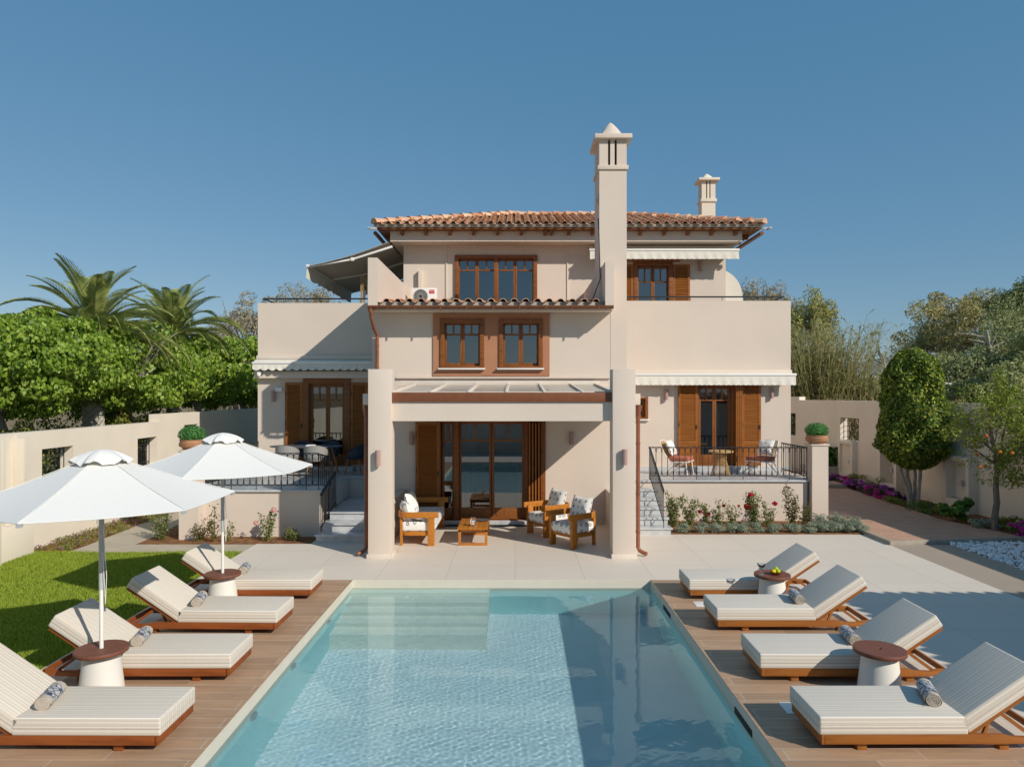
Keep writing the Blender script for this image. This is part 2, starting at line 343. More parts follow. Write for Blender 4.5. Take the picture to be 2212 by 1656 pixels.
M['pebble']=noisy('white_pebbles',(.78,.78,.78),.08,5,.7,0)
M['earth']=noisy('dry_earth',(.26,.20,.12),.3,.6,1,.5,6,.05,.05)
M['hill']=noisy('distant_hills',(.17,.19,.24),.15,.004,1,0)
m=M['leaf_palm']; t=m.node_tree; p=t.nodes['Principled BSDF']; l=p.inputs['Base Color'].links[0].from_socket; t.links.new(mix(t,l,(.09,.115,.035),ramp(t,[(.42,(0,0,0)),(.58,(.75,.75,.75))],noise(t,coord(t),2.2,1))),p.inputs['Base Color'])
M['rope']=noisy('tan_rope',(.45,.29,.12),.15,60,.9,.4,200,.002)
# ================================================================ SETTING
def struct(name,mb,mat,bevel=0,smooth=False):
    o=mb.build(name,mat,None,bevel,smooth); o['kind']='structure'; return o
PX0,PX1,PY0,PY1=-2.786,2.32,2.0,12.18; PB=-1.54; WL=-.14
# ground sheet with hole for the garden (garden sheets sit above it)
gm=MB(); R=6000
def sheet(mb,x0,x1,y0,y1,z): return mb.quad((x0,y0,z),(x1,y0,z),(x1,y1,z),(x0,y1,z))
for a in ((-R,PX0-.3,-R,R),(PX1+.3,R,-R,R),(PX0-.3,PX1+.3,-R,PY0-.3),(PX0-.3,PX1+.3,PY1+.3,R)): sheet(gm,*a,-.12)
struct('ground',gm,M['earth'])
t=MB(); t.box(-5.5,PX0-2.264,PY0,PY1,-.1,0);  
t.box(-5.5,7.9,PY1+.003,15.1,-.1,0); t.box(-4.35,3.55,15.1,20.0,-.1,0); t.box(4.58,7.9,PY0-4,PY1,-.1,0); t.box(-5.5,4.58,PY0-4,PY0-.003,-.1,0)
t.box(3.55,7.9,15.1,16.1,-.1,0)
struct('stone_terrace',t,M['paving'])
t=MB(); t.box(-5.05,PX0-.003,PY0,PY1-.001,-.09,.001); t.box(PX1+.003,4.58,PY0,PY1-.001,-.09,.001); deck_=struct('plank_deck',t,M['planks'])
# pool basin
pb=MB()
e=.25
def basin(mb,z0,z1):
    mb.box(PX0-e,PX0,PY0-e,PY1+e,z0,z1); mb.box(PX1,PX1+e,PY0-e,PY1+e,z0,z1); mb.box(PX0,PX1,PY0-e,PY0,z0,z1); mb.box(PX0,PX1,PY1,PY1+e,z0,z1)
basin(pb,-.3,-.004); 
o1=pb.build('pool_coping',M['pooledge']); o1['kind']='structure'
pw=MB(); basin(pw,PB-.1,-.3); o2=pw.build('pool_wall',M['poolwall']); o2['kind']='structure'
pf=MB(); pf.box(PX0-e,PX1+e,PY0-e,PY1+e,PB-.3,PB); o3=pf.build('pool_floor',M['poolfloor']); o3['kind']='structure'
ps=MB()
yb=PY1
for d,yf in ((.06,11.94),(.27,11.6),(.46,11.3),(.64,10.97),(.82,10.65)): ps.box(PX0,-.44,yf,yb,PB,WL-d); yb=yf
o4=ps.build('pool_steps',M['poolstep']); o4['kind']='structure'
for o in (o1,o2,o3,o4): o.cycles.is_caustics_receiver=True
# water: rippled top, sides buried in the walls
NX,NY=300,560; xs=np.linspace(PX0-.05,PX1+.05,NX+1); ys=np.linspace(PY0-.05,PY1+.05,NY+1)
GX,GY=np.meshgrid(xs,ys); Z=np.zeros_like(GX); r2=np.random.default_rng(3)
for k0,k1,amp,n in ((4,10,.00010,8),(14,34,.00020,24),(50,110,.00050,70)):
    for _ in range(n):
        k=r2.uniform(k0,k1); a=r2.uniform(0,2*pi); ph=r2.uniform(0,2*pi)
        Z+=amp*(8/k)**1.6*np.sin(ph+k*(GX*cos(a)+GY*sin(a))+.8*np.sin(GX*1.7+GY*1.1+ph))
patch=.55+.45*np.sin(GX*1.3+1)*np.cos(GY*.9+.5)
V=np.stack([GX,GY,WL+Z*(.6+.5*patch)],-1).reshape(-1,3)
I=np.arange((NX+1)*(NY+1)).reshape(NY+1,NX+1); F=np.stack([I[:-1,:-1],I[:-1,1:],I[1:,1:],I[1:,:-1]],-1).reshape(-1,4)
wo=arr_mesh('pool_water',V,F,M['water'],None,True); wo['kind']='structure'; wo.cycles.is_caustics_caster=True
# skimmer slots and lights belong to the pool wall
def fixture(name,label,cat,mb,mat,grp=None,bevel=0):
    o=mb.build(name,mat,None,bevel); return tag(o,label,cat,grp)
for i,(y0,y1) in enumerate(((10.6,11.1),(6.95,7.5))):
    a=MB().box(PX1-.006,PX1+.02,y0,y1,-.21,-.10); fixture('skimmer_slot',('far','near')[i]+' dark skimmer slot in the shaded right pool wall at the waterline','skimmer slot',a,M['dark'],'skimmer slots in the pool wall')
for i,(x,y) in enumerate(((2.86,10.78),(2.86,7.22))):
    a=MB().box(x-.14,x+.14,y-.13,y+.13,.0015,.007); lid=fixture('skimmer_lid',('white square lid in the planks under the second lounger from the house, right of pool','white square lid in the planks under the nearest lounger right of the pool')[i],'lid',a,M['white'],'square skimmer lids in the deck',.002); lid.parent=deck_; del lid['category'];  del lid['group']
for i,y in enumerate((10.6,8.9,7.55,6.4)):
    a=MB(); a.lathe([(.09,0),(.085,.02),(.05,.03)],(0,0,0),20); a.xf(Matrix.Translation((PX0+.001,y,-.36))@Matrix.Rotation(pi/2,4,'Y'))
    fixture('pool_light','round white light on the left pool wall, number %s counted from the steps'%('one','two','three','four')[i],'pool light',a,M['white'],'round lights under water')
# lawn base, paths, soil
t=MB(); t.box(-9.97,-5.5,-2,14.42,-.11,-.03); struct('lawn',t,M['lawnbase'])
t=MB(); t.box(-9.05,-5.5,14.42,15.1,-.11,-.012); t.prism([(-9.05,15.1),(-8.1,15.1),(-8.1,16.0),(-8.25,17.2),(-7.9,19),(-7.9,26),(-9.4,26),(-9.25,18)],'z',-.11,-.012); struct('concrete_path',t,M['concrete'])
t=MB(); t.box(7.9,9.2,PY0-4,15.02,-.1,-.002); struct('side_path',t,M['sidepaving'])
t=MB(); t.prism([(7.98,15.03),(11.1,15.5),(10.55,17.7),(10.66,19.1),(10.94,23.4),(7.98,23.4)],'z',-.1,.075); struct('brick_path',t,M['brick'])
t=MB(); t.prism([(7.9,14.95),(11.2,15.42),(11.2,15.5),(8.0,15.03),(8.0,16.9),(7.9,16.9)],'z',-.1,.085)
t.box(7.98,10.94,23.4,23.5,.07,.2); t.box(7.98,10.6,24.3,24.4,.2,.34); struct('path_kerb',t,M['kerb'],.01)
t=MB(); t.box(7.98,10.9,23.5,24.3,0,.2); t.box(7.98,10.6,24.4,30,0,.34); struct('brick_path_upper',t,M['brick'])
t=MB(); t.box(9.2,13,PY0-4,15.4,-.1,-.03); t.box(10.4,13.2,15.4,30,-.1,.03); t.box(-9.97,-9.0,14.42,28,-.1,-.03); t.box(-8.1,-4.3,15.1,17,-.1,-.02); t.box(3.5,8.0,16.1,18,-.1,.01); t.box(7.7,8.0,16.1,23,-.1,.02)
struct('soil_bed',t,M['soil'])
# distant hills
V=[];n=90
for i in range(n+1):
    x=-2600+6200*i/n; h=55+70*max(0,math.sin(x*.0012-.3))+22*math.sin(x*.006+1)+9*math.sin(x*.017)+6*math.sin(x*.05)
    if x<-500: h*=.35
    V+=[(x,3400,-5),(x,3600,max(6,h*1.55)),(x,4300,max(6,h*1.2)),(x,4600,-5)]
F=[(a*4+k,a*4+4+k,a*4+5+k,a*4+1+k) for a in range(n) for k in range(3)]
o=MB().add(V,F).build('hills',M['hill'],None,0,True); o['kind']='structure'
# raised dry bank beyond the right wall
nx,ny=40,30; V=[];F=[]
for j in range(ny+1):
    for i in range(nx+1):
        x=13.0+70*i/nx; y=10+90*j/ny; q=min(1,(x-13)/16); V.append((x,y,-.1+2.9*q*(.5+.5*math.cos(0))*(q**.3)+.25*sin(x*1.1)*cos(y*.8)*q))
for j in range(ny):
    for i in range(nx): a=j*(nx+1)+i; F.append((a,a+1,a+nx+2,a+nx+1))
o=MB().add(V,F).build('bank',M['earth'],None,0,True); o['kind']='structure'
# ================================================================ VILLA
villa=thing('villa','cream two storey villa with clay tile roofs, brown shutters and two chimneys behind the pool','house',(0,20,0))
def part(name,mb,mat,parent=villa,bevel=0,smooth=False,label=None):
    o=mb.build(name,mat,parent,bevel,smooth)
    if label:o['label']=label
    return o
def wallpanel(mb,x0,x1,z0,z1,y0,y1,holes=()):
    xs=sorted({x0,x1,*[h[0] for h in holes],*[h[1] for h in holes]})
    for a,b in zip(xs[:-1],xs[1:]):
        hs_=sorted([h for h in holes if h[0]<b-1e-6 and h[1]>a+1e-6],key=lambda h:h[2]); z=z0
        for h in hs_:
            if h[2]>z+1e-6: mb.box(a,b,y0,y1,z,h[2])
            z=h[3]
        if z1>z+1e-6: mb.box(a,b,y0,y1,z,z1)
def room(mb,x0,x1,y0,y1,z0,z1):
    mb.quad((x0,y0,z0),(x1,y0,z0),(x1,y1,z0),(x0,y1,z0)); mb.quad((x0,y1,z0),(x1,y1,z0),(x1,y1,z1),(x0,y1,z1)); mb.quad((x0,y0,z0),(x0,y1,z0),(x0,y1,z1),(x0,y0,z1)); mb.quad((x1,y0,z0),(x1,y1,z0),(x1,y1,z1),(x1,y0,z1)); mb.quad((x0,y0,z1),(x1,y0,z1),(x1,y1,z1),(x0,y1,z1))
YB,YC,YD=17.4,20.0,22.0
hB=[(-1.90,.70,.10,2.56),(-1.82,-.775,3.82,5.0),(-.385,.66,3.82,5.0)]
hL=[(-5.94,-4.66,1.2,3.58)]; hR=[(5.1,6.16,1.17,3.45),(3.0,3.72,2.49,3.07)]
hU=[(-1.85,.66,5.95,7.46),(3.69,4.85,4.78,7.2)]
wb=MB(); wallpanel(wb,-3.5,2.33,-.1,5.16,YB,YB+.3,hB)
wb.box(-3.5,-3.25,YB+.3,22,-.1,5.16); wb.box(2.08,2.33,YB+.3,20,-.1,5.16)
# stepped lip above the porch roof
wb.box(-2.9,2.33,YB-.06,YB-.002,3.56,3.60)
part('central_wall',wb,M['stucco'])
wl=MB(); wallpanel(wl,-7.25,-3.5,-.1,5.74,YC,YC+.3,hL); wl.box(-7.25,-7.0,YC+.3,30,-.1,5.74)
part('left_wing_wall',wl,M['stucco'])
wr=MB(); wallpanel(wr,2.33,7.76,-.1,5.80,YC,YC+.3,hR); wr.box(7.51,7.76,YC+.3,30,-.1,5.80)
part('right_wing_wall',wr,M['stucco'])
wu=MB(); wallpanel(wu,-3.46,6.52,4.5,7.8,YD,YD+.3,hU); wu.box(-3.46,-3.2,YD+.3,29.5,4.5,7.8); wu.box(6.26,6.52,YD+.3,29.5,4.5,7.8)
wu.box(-3.46,6.52,29.5,29.8,-.1,7.8); wu.box(-7.25,-3.46,29.7,30,-.1,5.7); wu.box(6.52,7.76,29.7,30,-.1,5.7)
part('upper_wall',wu,M['stucco'])
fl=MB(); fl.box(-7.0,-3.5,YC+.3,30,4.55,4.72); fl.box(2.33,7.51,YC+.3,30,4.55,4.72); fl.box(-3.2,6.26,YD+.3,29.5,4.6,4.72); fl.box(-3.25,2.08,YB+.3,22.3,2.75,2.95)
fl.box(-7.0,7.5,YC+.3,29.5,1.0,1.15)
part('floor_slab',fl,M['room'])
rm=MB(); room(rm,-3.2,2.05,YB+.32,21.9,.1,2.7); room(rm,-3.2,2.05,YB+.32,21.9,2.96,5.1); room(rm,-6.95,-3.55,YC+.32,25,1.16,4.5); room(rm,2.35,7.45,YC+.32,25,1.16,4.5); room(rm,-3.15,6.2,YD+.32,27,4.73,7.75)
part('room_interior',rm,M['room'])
# cornice under upper roof, soffit under lower roof
cb=MB(); cb.box(-3.77,6.84,21.4,22.0,7.77,8.1); cb.box(-3.77,-3.46,22.0,29.8,7.77,8.1); cb.box(6.52,6.84,22.0,29.8,7.77,8.1); part('cornice',cb,M['stucco'])
cb=MB(); cb.box(-3.5,2.33,16.88,YB,5.165,5.22); part('eave_board',cb,M['stucco_soft'])
cb=MB(); cb.box(-7.29,-3.5,19.82,YC,3.62,3.81); part('lintel_band',cb,M['stucco'])
# fins beside the lower roof
for x0,x1,zt in ((-3.47,-3.25,6.39),(2.12,2.33,6.30)):
    f=MB(); f.box(x0,x1,16.72,YD,5.225,zt); part('roof_side_wall',f,M['stucco'])
# terracotta render round the middle windows
tp=MB(); wallpanel(tp,-2.01,.84,3.62,5.16,YB-.035,YB-.001,[(-1.82,-.775,3.82,5.0),(-.385,.66,3.82,5.0)]); part('window_surround',tp,M['terracotta_panel'],label='terracotta coloured render round the two middle windows')
# ---- porch
for x0,x1 in ((-2.85,-2.41),(1.888,2.33)):
    c=MB(); c.box(x0,x1,13.75,14.18,0,3.666); co_=part('column',c,M['stucco'],bevel=.008)
    c=MB(); c.box(x0-.025,x1+.025,13.725,14.205,0,.085); part('plinth',c,M['paving'],co_,.004)
bm_=MB(); bm_.box(-2.41,1.888,13.91,14.15,2.654,3.03); bm_.prism([(14.18,2.654),(YB,2.654),(YB,3.38),(14.18,3.18)],'x',-2.85,-2.5); bm_.prism([(14.18,2.654),(YB,2.654),(YB,3.38),(14.18,3.18)],'x',1.98,2.33); part('porch_beam',bm_,M['stucco'])
g=MB(); g.box(-2.408,1.886,13.87,13.90,3.032,3.215); g.box(-2.408,1.886,13.90,14.03,3.032,3.05); g.box(-2.408,1.886,14.03,14.05,3.032,3.2); part('porch_gutter',g,M['gutter'],bevel=.004)
rg=MB(); rg.add([(-2.5,14.05,3.2),(2.0,14.05,3.2),(2.0,17.15,3.39),(-2.5,17.15,3.39),(-2.5,14.05,3.17),(2.0,14.05,3.17),(2.0,17.15,3.36),(-2.5,17.15,3.36)],[(0,1,2,3),(7,6,5,4),(0,4,5,1),(1,5,6,2),(2,6,7,3),(3,7,4,0)])
part('porch_glass_roof',rg,M['roofglass'])
rb=MB()
for x in (-2.42,-1.67,-.92,-.17,.58,1.33,1.93): rb.beam((x,14.02,3.22),(x,17.2,3.415),.055,.05)
rb.box(-2.76,2.05,17.13,17.2,3.405,3.50); rb.box(-2.45,1.95,14.04,14.08,3.2,3.235)
part('porch_roof_bars',rb,M['stucco_soft'],bevel=.004)
lw=MB(); lw.box(-2.85,-2.68,14.18,YB,0,.86); lw.box(2.21,2.33,14.18,YB,0,.86); part('porch_low_wall',lw,M['stucco'],bevel=.004)
sk=MB(); sk.box(-2.68,-1.95,YB-.015,YB,0,.08); sk.box(.75,2.21,YB-.015,YB,0,.08); sk.box(2.195,2.21,14.2,YB-.015,0,.08); part('skirting',sk,M['paving'])
sk=MB(); sk.box(-1.95,.75,YB-.14,YB+.1,0,.10); part('door_threshold',sk,M['marble'],bevel=.004)
# ---- roof tiles
def tilefield(mb,O,u,up,width,nrows,row,pitch=.27,limit=None,lift=.03):
    O=Vector(O);u=Vector(u).normalized();up=Vector(up).normalized();nrm=u.cross(up).normalized()
    if nrm.z<0:nrm=-nrm
    K=6; ncol=int(round(width/pitch))
    for c in range(ncol):
        cx=(c+.5)*width/ncol
        for r in range(nrows):
            y0=r*row
            if limit and not limit(cx,y0+row*.4): continue
            jx=random.uniform(-.008,.008); r0=.088; r1=.074; l0=.028+random.uniform(0,.006); l1=.0
            vs=[];yA=y0-.015+random.uniform(-.008,.008) ;yB_=y0+row+.02
            for yy,rr,ll in ((yA,r0,l0),(yB_,r1,l1)):
                for k in range(K+1):
                    a=pi*k/K; vs.append(O+u*(cx+jx+rr*cos(a))+nrm*(rr*sin(a)*.95+ll+lift)+up*yy)
            rr=r0-.014
            for k in range(K+1):
                a=pi*k/K; vs.append(O+u*(cx+jx+rr*cos(a))+nrm*(rr*sin(a)*.95+l0+lift)+up*yA)
            fs=[(k,k+1,K+2+k,K+1+k) for k in range(K)]+[(k,2*K+2+k,2*K+3+k,k+1) for k in range(K)]
            mb.add(vs,fs)
        for r in range(nrows):
            y0=r*row; px=cx+pitch/2
            if limit and not limit(px,y0+row*.4): continue
            vs=[]
            for yy,ll in ((y0-.05,.022),(y0+row+.02,.0)):
                for k in range(5):
                    a=pi+pi*k/4; vs.append(O+u*(px+.085*cos(a))+nrm*(.06*sin(a)+ll+.05+lift)+up*yy)
            mb.add(vs,[(k,k+1,6+k,5+k) for k in range(4)])
slope=.318; L_=math.sqrt(1+slope**2)
ex0,ex1,ey,ez=-4.16,7.36,21.05,8.16; run=4.2; W=ex1-ex0
rf=MB(); ridgeY=ey+run; rz=ez+run*slope
rf.add([(ex0,ey,ez),(ex1,ey,ez),(ex1-run,ridgeY,rz),(ex0+run,ridgeY,rz),(ex0,ey+2*run,ez),(ex1,ey+2*run,ez)],[(0,1,2,3),(1,5,2),(5,4,3,2),(4,0,3),(0,4,5,1)])
roof=part('roof',rf,M['mortar'])
tf=MB(); tilefield(tf,(ex0,ey,ez),(1,0,0),(0,1,slope),W,12,.37,.275,lambda x,s:s/L_<min(x,W-x)+.1)
tilefield(tf,(ex0,ey+2*run,ez),(0,-1,0),(1,0,slope),2*run,12,.37,.275,lambda x,s:s/L_<min(x,2*run-x)+.1)
tilefield(tf,(ex1,ey,ez),(0,1,0),(-1,0,slope),2*run,12,.37,.275,lambda x,s:s/L_<min(x,2*run-x)+.1)
def ridgecap(mb,p,q,r=.1,n=None):
    p=Vector(p);q=Vector(q);d=q-p; n=n or int(d.length/.42); d.normalize(); side=d.cross(Vector((0,0,1))).normalized(); nr=side.cross(d).normalized(); Lq=(q-p).length/n
    for i in range(n):
        a=p+d*(i*Lq-.03); b=p+d*((i+1)*Lq+.02); vs=[]
        for c_,rr,l in ((a,r+.012,.03),(b,r-.012,.0)):
            for k in range(7):
                t_=pi*k/6; vs.append(c_+side*rr*cos(t_)*1.05+nr*(rr*sin(t_)+l))
        mb.add(vs,[(k,k+1,8+k,7+k) for k in range(6)]+[(0,1,2,3,4,5,6)])
for p,q in (((ex0,ey,ez+.05),(ex0+run,ridgeY,rz+.04)),((ex1,ey,ez+.05),(ex1-run,ridgeY,rz+.04)),((ex0+run,ridgeY,rz+.0),(ex1-run,ridgeY,rz+.0))): ridgecap(tf,p,q,.14)
part('roof_tiles',tf,M['tile'],roof)
mo=MB(); mo.box(ex0+.02,ex1-.02,ey+.03,ey+.12,ez-.035,ez+.075); mo.box(ex0+.02,ex0+.1,ey+.12,ey+2*run,ez-.035,ez+.06); mo.box(ex1-.1,ex1-.02,ey+.12,ey+2*run,ez-.035,ez+.06); part('eave_mortar',mo,M['mortar'],roof)
so=MB(); so.box(ex0+.05,ex1-.05,ey+.06,21.4,ez-.085,ez-.04); so.box(ex0+.05,-3.77,21.4,29.4,ez-.085,ez-.04); so.box(6.84,ex1-.05,21.4,29.4,ez-.085,ez-.04)
part('soffit',so,M['wood_h'],roof)
k=0; x=-3.4
while x<6.9:
    for dx in ((0,) if k!=6 else (0,.2)):
        r_=MB(); xx=x+dx; r_.prism([(ey+.12,ez-.09),(21.4,ez-.09),(21.4,ez-.22),(ey+.17,ez-.19)],'x',xx-.045,xx+.045); part('rafter_tail',r_,M['wood_h'],roof,.004)
    x+=.715;k+=1
for y in np.arange(22,29,.72):
    for x0,x1 in ((ex0+.15,-3.77),(6.84,ex1-.15)):
        r_=MB(); r_.box(x0,x1,y-.045,y+.045,ez-.21,ez-.09); part('rafter_tail',r_,M['wood_h'],roof)
# lower lean-to roof
lr=MB(); lz=5.30; ls=.10
lr.add([(-3.25,16.85,lz),(2.12,16.85,lz),(2.12,22,lz+5.15*ls),(-3.25,22,lz+5.15*ls),(-3.25,16.85,lz-.07),(2.12,16.85,lz-.07),(2.12,22,lz-.07),(-3.25,22,lz-.07)],[(0,1,2,3),(4,5,1,0),(4,7,6,5),(0,3,7,4),(1,5,6,2)])
lroof=part('lower_roof',lr,M['mortar'])
tf=MB(); tilefield(tf,(-3.46,16.8,lz),(1,0,0),(0,1,ls),5.78,14,.37,.275,lambda x,s:not((x<.2 or x>5.6) and s>.02)); part('roof_tiles',tf,M['tile'],lroof)
mo=MB(); mo.box(-3.45,2.3,16.82,16.86,lz-.03,lz+.06); part('eave_mortar',mo,M['mortar'],lroof)
gt=MB()
prof=[(.075*cos(a),.075*sin(a)) for a in np.linspace(pi,2*pi,9)]+[(.068*cos(a),.068*sin(a)) for a in np.linspace(2*pi,pi,9)]
gt.prism([(16.775+a,5.265+b) for a,b in prof],'x',-3.48,2.31); 
gt.box(-3.485,-3.478,16.70,16.85,5.19,5.27); gt.box(2.308,2.315,16.70,16.85,5.19,5.27)
for x in np.arange(-3.0,2.3,.62): gt.box(x-.012,x+.012,16.69,16.72,5.15,5.28)
part('roof_gutter',gt,M['gutter'])
dp=MB(); dp.tube([(-3.42,16.8,5.2),(-3.42,16.85,5.0),(-3.40,17.1,4.75),(-3.36,17.3,4.6),(-3.36,17.3,3.3)],.042,10); dp.tube([(-3.42,16.8,5.22),(-3.42,16.8,5.08)],[.075,.045],10)
for z in (4.35,3.8): dp.tube([(-3.36,17.3,z),(-3.36,17.3,z+.03)],.052,10)
part('downpipe',dp,M['copper'],smooth=True)
# ---- chimneys
def chimney(x0,x1,y0,y1,z0,z1,zl,zc,ztop,mat,name,label,cap=.15):
    c=MB(); c.box(x0,x1,y0,y1,z0,z1); ch=part(name,c,mat,label=label)
    c=MB(); c.box(x0-cap*.33,x1+cap*.33,y0-cap*.33,y1+cap*.33,z1,z1+.13*(cap/.15)); part('chimney_collar',c,mat,ch,.006)
    zb=z1+.13*(cap/.15); w=(x1-x0); d=y1-y0; c=MB(); s=.045*w/.76
    def face(a0,a1,fn,n):
        # posts between slots
        L2=a1-a0; sl=[a0+L2*(.36+.0),a0+L2*(.60)]
        for p0,p1 in ((a0,sl[0]-s*.7),(sl[0]+s*.7,sl[1]-s*.7),(sl[1]+s*.7,a1)): fn(p0,p1)
    face(x0,x1,lambda a,b:c.box(a,b,y0,y0+.07,zb,zl),2); face(x0,x1,lambda a,b:c.box(a,b,y1-.07,y1,zb,zl),2)
    face(y0+.07,y1-.07,lambda a,b:c.box(x0,x0+.07,a,b,zb,zl),2); face(y0+.07,y1-.07,lambda a,b:c.box(x1-.07,x1,a,b,zb,zl),2)
    part('chimney_lantern',c,mat,ch)
    c=MB(); c.box(x0+.08,x1-.08,y0+.1,y1-.1,zb,zl-.01); part('flue',c,M['dark'],ch)
    c=MB(); c.box(x0-cap,x1+cap,y0-cap,y1+cap,zl,zc); part('chimney_cap',c,mat,ch,.012)
    c=MB(); mx,my=(x0+x1)/2,(y0+y1)/2; b=len(c.v); H=ztop-zc; n=10; K=24
    for i in range(n+1):
        t_=i/n; r=(1-t_**1.35)**.8 if i<n else .02; sq=.35*(1-t_)
        for k in range(K):
            a=2*pi*k/K; q=1/max(abs(cos(a)),abs(sin(a))); q=1+(q-1)*sq*1.6
            c.v.append((mx+w*.46*r*q*cos(a),my+d*.42*r*q*sin(a),zc+H*t_))
    for i in range(n):
        for k in range(K): c.f.append((i*K+k,i*K+(k+1)%K,(i+1)*K+(k+1)%K,(i+1)*K+k))
    c.f.append(tuple(n*K+k for k in range(K))); part('chimney_dome',c,mat,ch,0,True)
    return ch
ch=chimney(2.06,2.73,17.395,18.4,5.17,8.67,9.41,9.52,10.01,M['stucco'],'chimney','tall cream chimney rising in front of the roof',.12)
c=MB(); c.box(2.335,2.73,17.395,18.4,0,5.17); part('chimney_base',c,M['stucco'],ch)
c=MB(); c.box(2.0,2.055,17.55,17.62,7.9,8.0); c.box(1.96,1.985,17.5,17.66,7.85,8.1); part('antenna_box',c,M['white'],ch,.004)
c=MB(); c.tube([(2.045,17.5,7.5),(2.05,17.385,7.1),(2.08,17.385,6.0),(1.9,17.38,5.5)],.012,6); part('cable',c,M['dark'],ch)
chimney(6.83,7.33,26,26.5,8.0,10.2,10.97,11.06,11.3,M['chimney2'],'chimney','small pale yellow chimney behind the right end of the roof',.13)
# ---- joinery
def casement(x0,x1,z0,z1,y,leaves=2,top=.28,bottom=.0,kind='window',fr=.06,parent=villa,outer=.0,label=None,splits=None,posts=()):
    """frame set in opening (front at y+.03); leaves with transom bar and short upper mullion"""
    f=MB(); Y0,Y1=y+.02,y+.11
    f.box(x0,x0+fr,Y0,Y1,z0,z1); f.box(x1-fr,x1,Y0,Y1,z0,z1); f.box(x0+fr,x1-fr,Y0,Y1,z1-fr,z1); f.box(x0+fr,x1-fr,Y0,Y1,z0,z0+fr*.7)
    if outer: # proud box frame round opening
        f.box(x0-outer,x0,y-.06,y+.1,z0,z1+outer); f.box(x1,x1+outer,y-.06,y+.1,z0,z1+outer); f.box(x0,x1,y-.06,y+.1,z1,z1+outer)
    for a,b in posts: f.box(a,b,Y0-.015,Y1,z0+fr*.7,z1-fr)
    fo=part(kind,f,M['wood_h'],parent,.004,label=label)
    a0,a1=x0+fr,x1-fr; zz0,zz1=z0+fr*.7,z1-fr
    segs=splits or [(a0+(a1-a0)*i/leaves,a0+(a1-a0)*(i+1)/leaves) for i in range(leaves)]
    lf=MB(); st=.055
    for a,b in segs:
        y0,y1=Y0+.015,Y1-.015; sw=min(st,(b-a)*.28)
        lf.box(a+.003,a+sw,y0,y1,zz0,zz1); lf.box(b-sw,b-.003,y0,y1,zz0,zz1); lf.box(a+sw,b-sw,y0,y1,zz1-st*.8,zz1)
        bz=zz0+st+bottom; lf.box(a+sw,b-sw,y0,y1,zz0,bz)
        tz=zz1-(zz1-zz0)*top if top<1 else zz0+1
        lf.box(a+sw,b-sw,y0+.004,y1-.004,tz-.022,tz+.022); mx=(a+b)/2; lf.box(mx-.02,mx+.02,y0+.004,y1-.004,tz+.022,zz1-st*.8)
        pn=MB(); yy=(y0+y1)/2+.005; pn.box(a+sw-.005,b-sw+.005,yy,yy+.006,bz-.005,zz1-st*.8+.005); part('pane',pn,M['pane'],fo)
    part('casement',lf,M['wood'],fo,.003)
    return fo
def sill(parent,x0,x1,z,y):
    part('sill',MB().box(x0,x1,y-.09,y+.02,z-.035,z),M['white'],parent,.004)
def shutter(x0,x1,z0,z1,y,parent=villa,solid=0.0,name='shutter',mat='shutter',slats=True,axis='x',label=None):
    s=MB(); st=.07; T=.04
    s.box(x0,x0+st,y-T,y,z0,z1); s.box(x1-st,x1,y-T,y,z0,z1); s.box(x0+st,x1-st,y-T,y,z1-st,z1); s.box(x0+st,x1-st,y-T,y,z0,z0+st+.02)
    zb=z0+st+.02
    if solid: s.box(x0+st,x1-st,y-T+.012,y-.008,zb,zb+solid); s.box(x0+st,x1-st,y-T,y,zb+solid,zb+solid+.08); zb+=solid+.08
    z=zb
    while z<z1-st-.02:
        s.add([(x0+st,y-T+.002,z),(x1-st,y-T+.002,z),(x1-st,y-.006,z+.036),(x0+st,y-.006,z+.036),(x0+st,y-T+.002,z+.010),(x1-st,y-T+.002,z+.010),(x1-st,y-.006,z+.046),(x0+st,y-.006,z+.046)],[(0,1,5,4),(4,5,6,7),(3,2,1,0),(7,6,2,3)]); z+=.052
    s.box(x0+st,x1-st,y-.006,y-.002,zb-.02,z1-st)
    o=part(name,s,M[mat],parent,label=label)
    h=MB()
    for z in (z0+.3,(z0+z1)/2,z1-.3): h.box(x0+.01,x0+.03,y-T-.012,y-T,z-.05,z+.05)
    h.box(x1-.05,x1-.02,y-T-.02,y-T,(z0+z1)/2-.12,(z0+z1)/2); part('hinge',h,M['iron'],o); return o
# middle windows
for x0,x1 in ((-1.82,-.775),(-.385,.66)):
    c=casement(x0+.02,x1-.02,3.84,4.98,YB+.02,2,.27,.0,label=None); 
    f=MB(); wallpanel(f,x0-.015,x1+.015,3.815,5.02,YB-.07,YB+.03,[(x0+.09,x1-.09,3.86,4.90)]); part('outer_frame',f,M['wood_h'],c,.004)
    sill(c,x0-.06,x1+.04,3.81,YB-.05)
# upper windows
c=casement(-1.83,.64,5.96,7.40,YD+.02,4,.25,.0,fr=.05,posts=((-.66,-.52),))
f=MB(); wallpanel(f,-1.87,.68,5.93,7.47,YD-.07,YD+.03,[(-1.75,.56,5.98,7.36)]); part('outer_frame',f,M['wood_h'],c,.004); part('post',MB().box(-.66,-.53,YD-.05,YD+.05,5.98,7.36),M['wood_h'],c,.004)
part('blind',MB().box(-1.7,.5,YD+.22,YD+.24,6.93,7.3),M['curtain'],c)
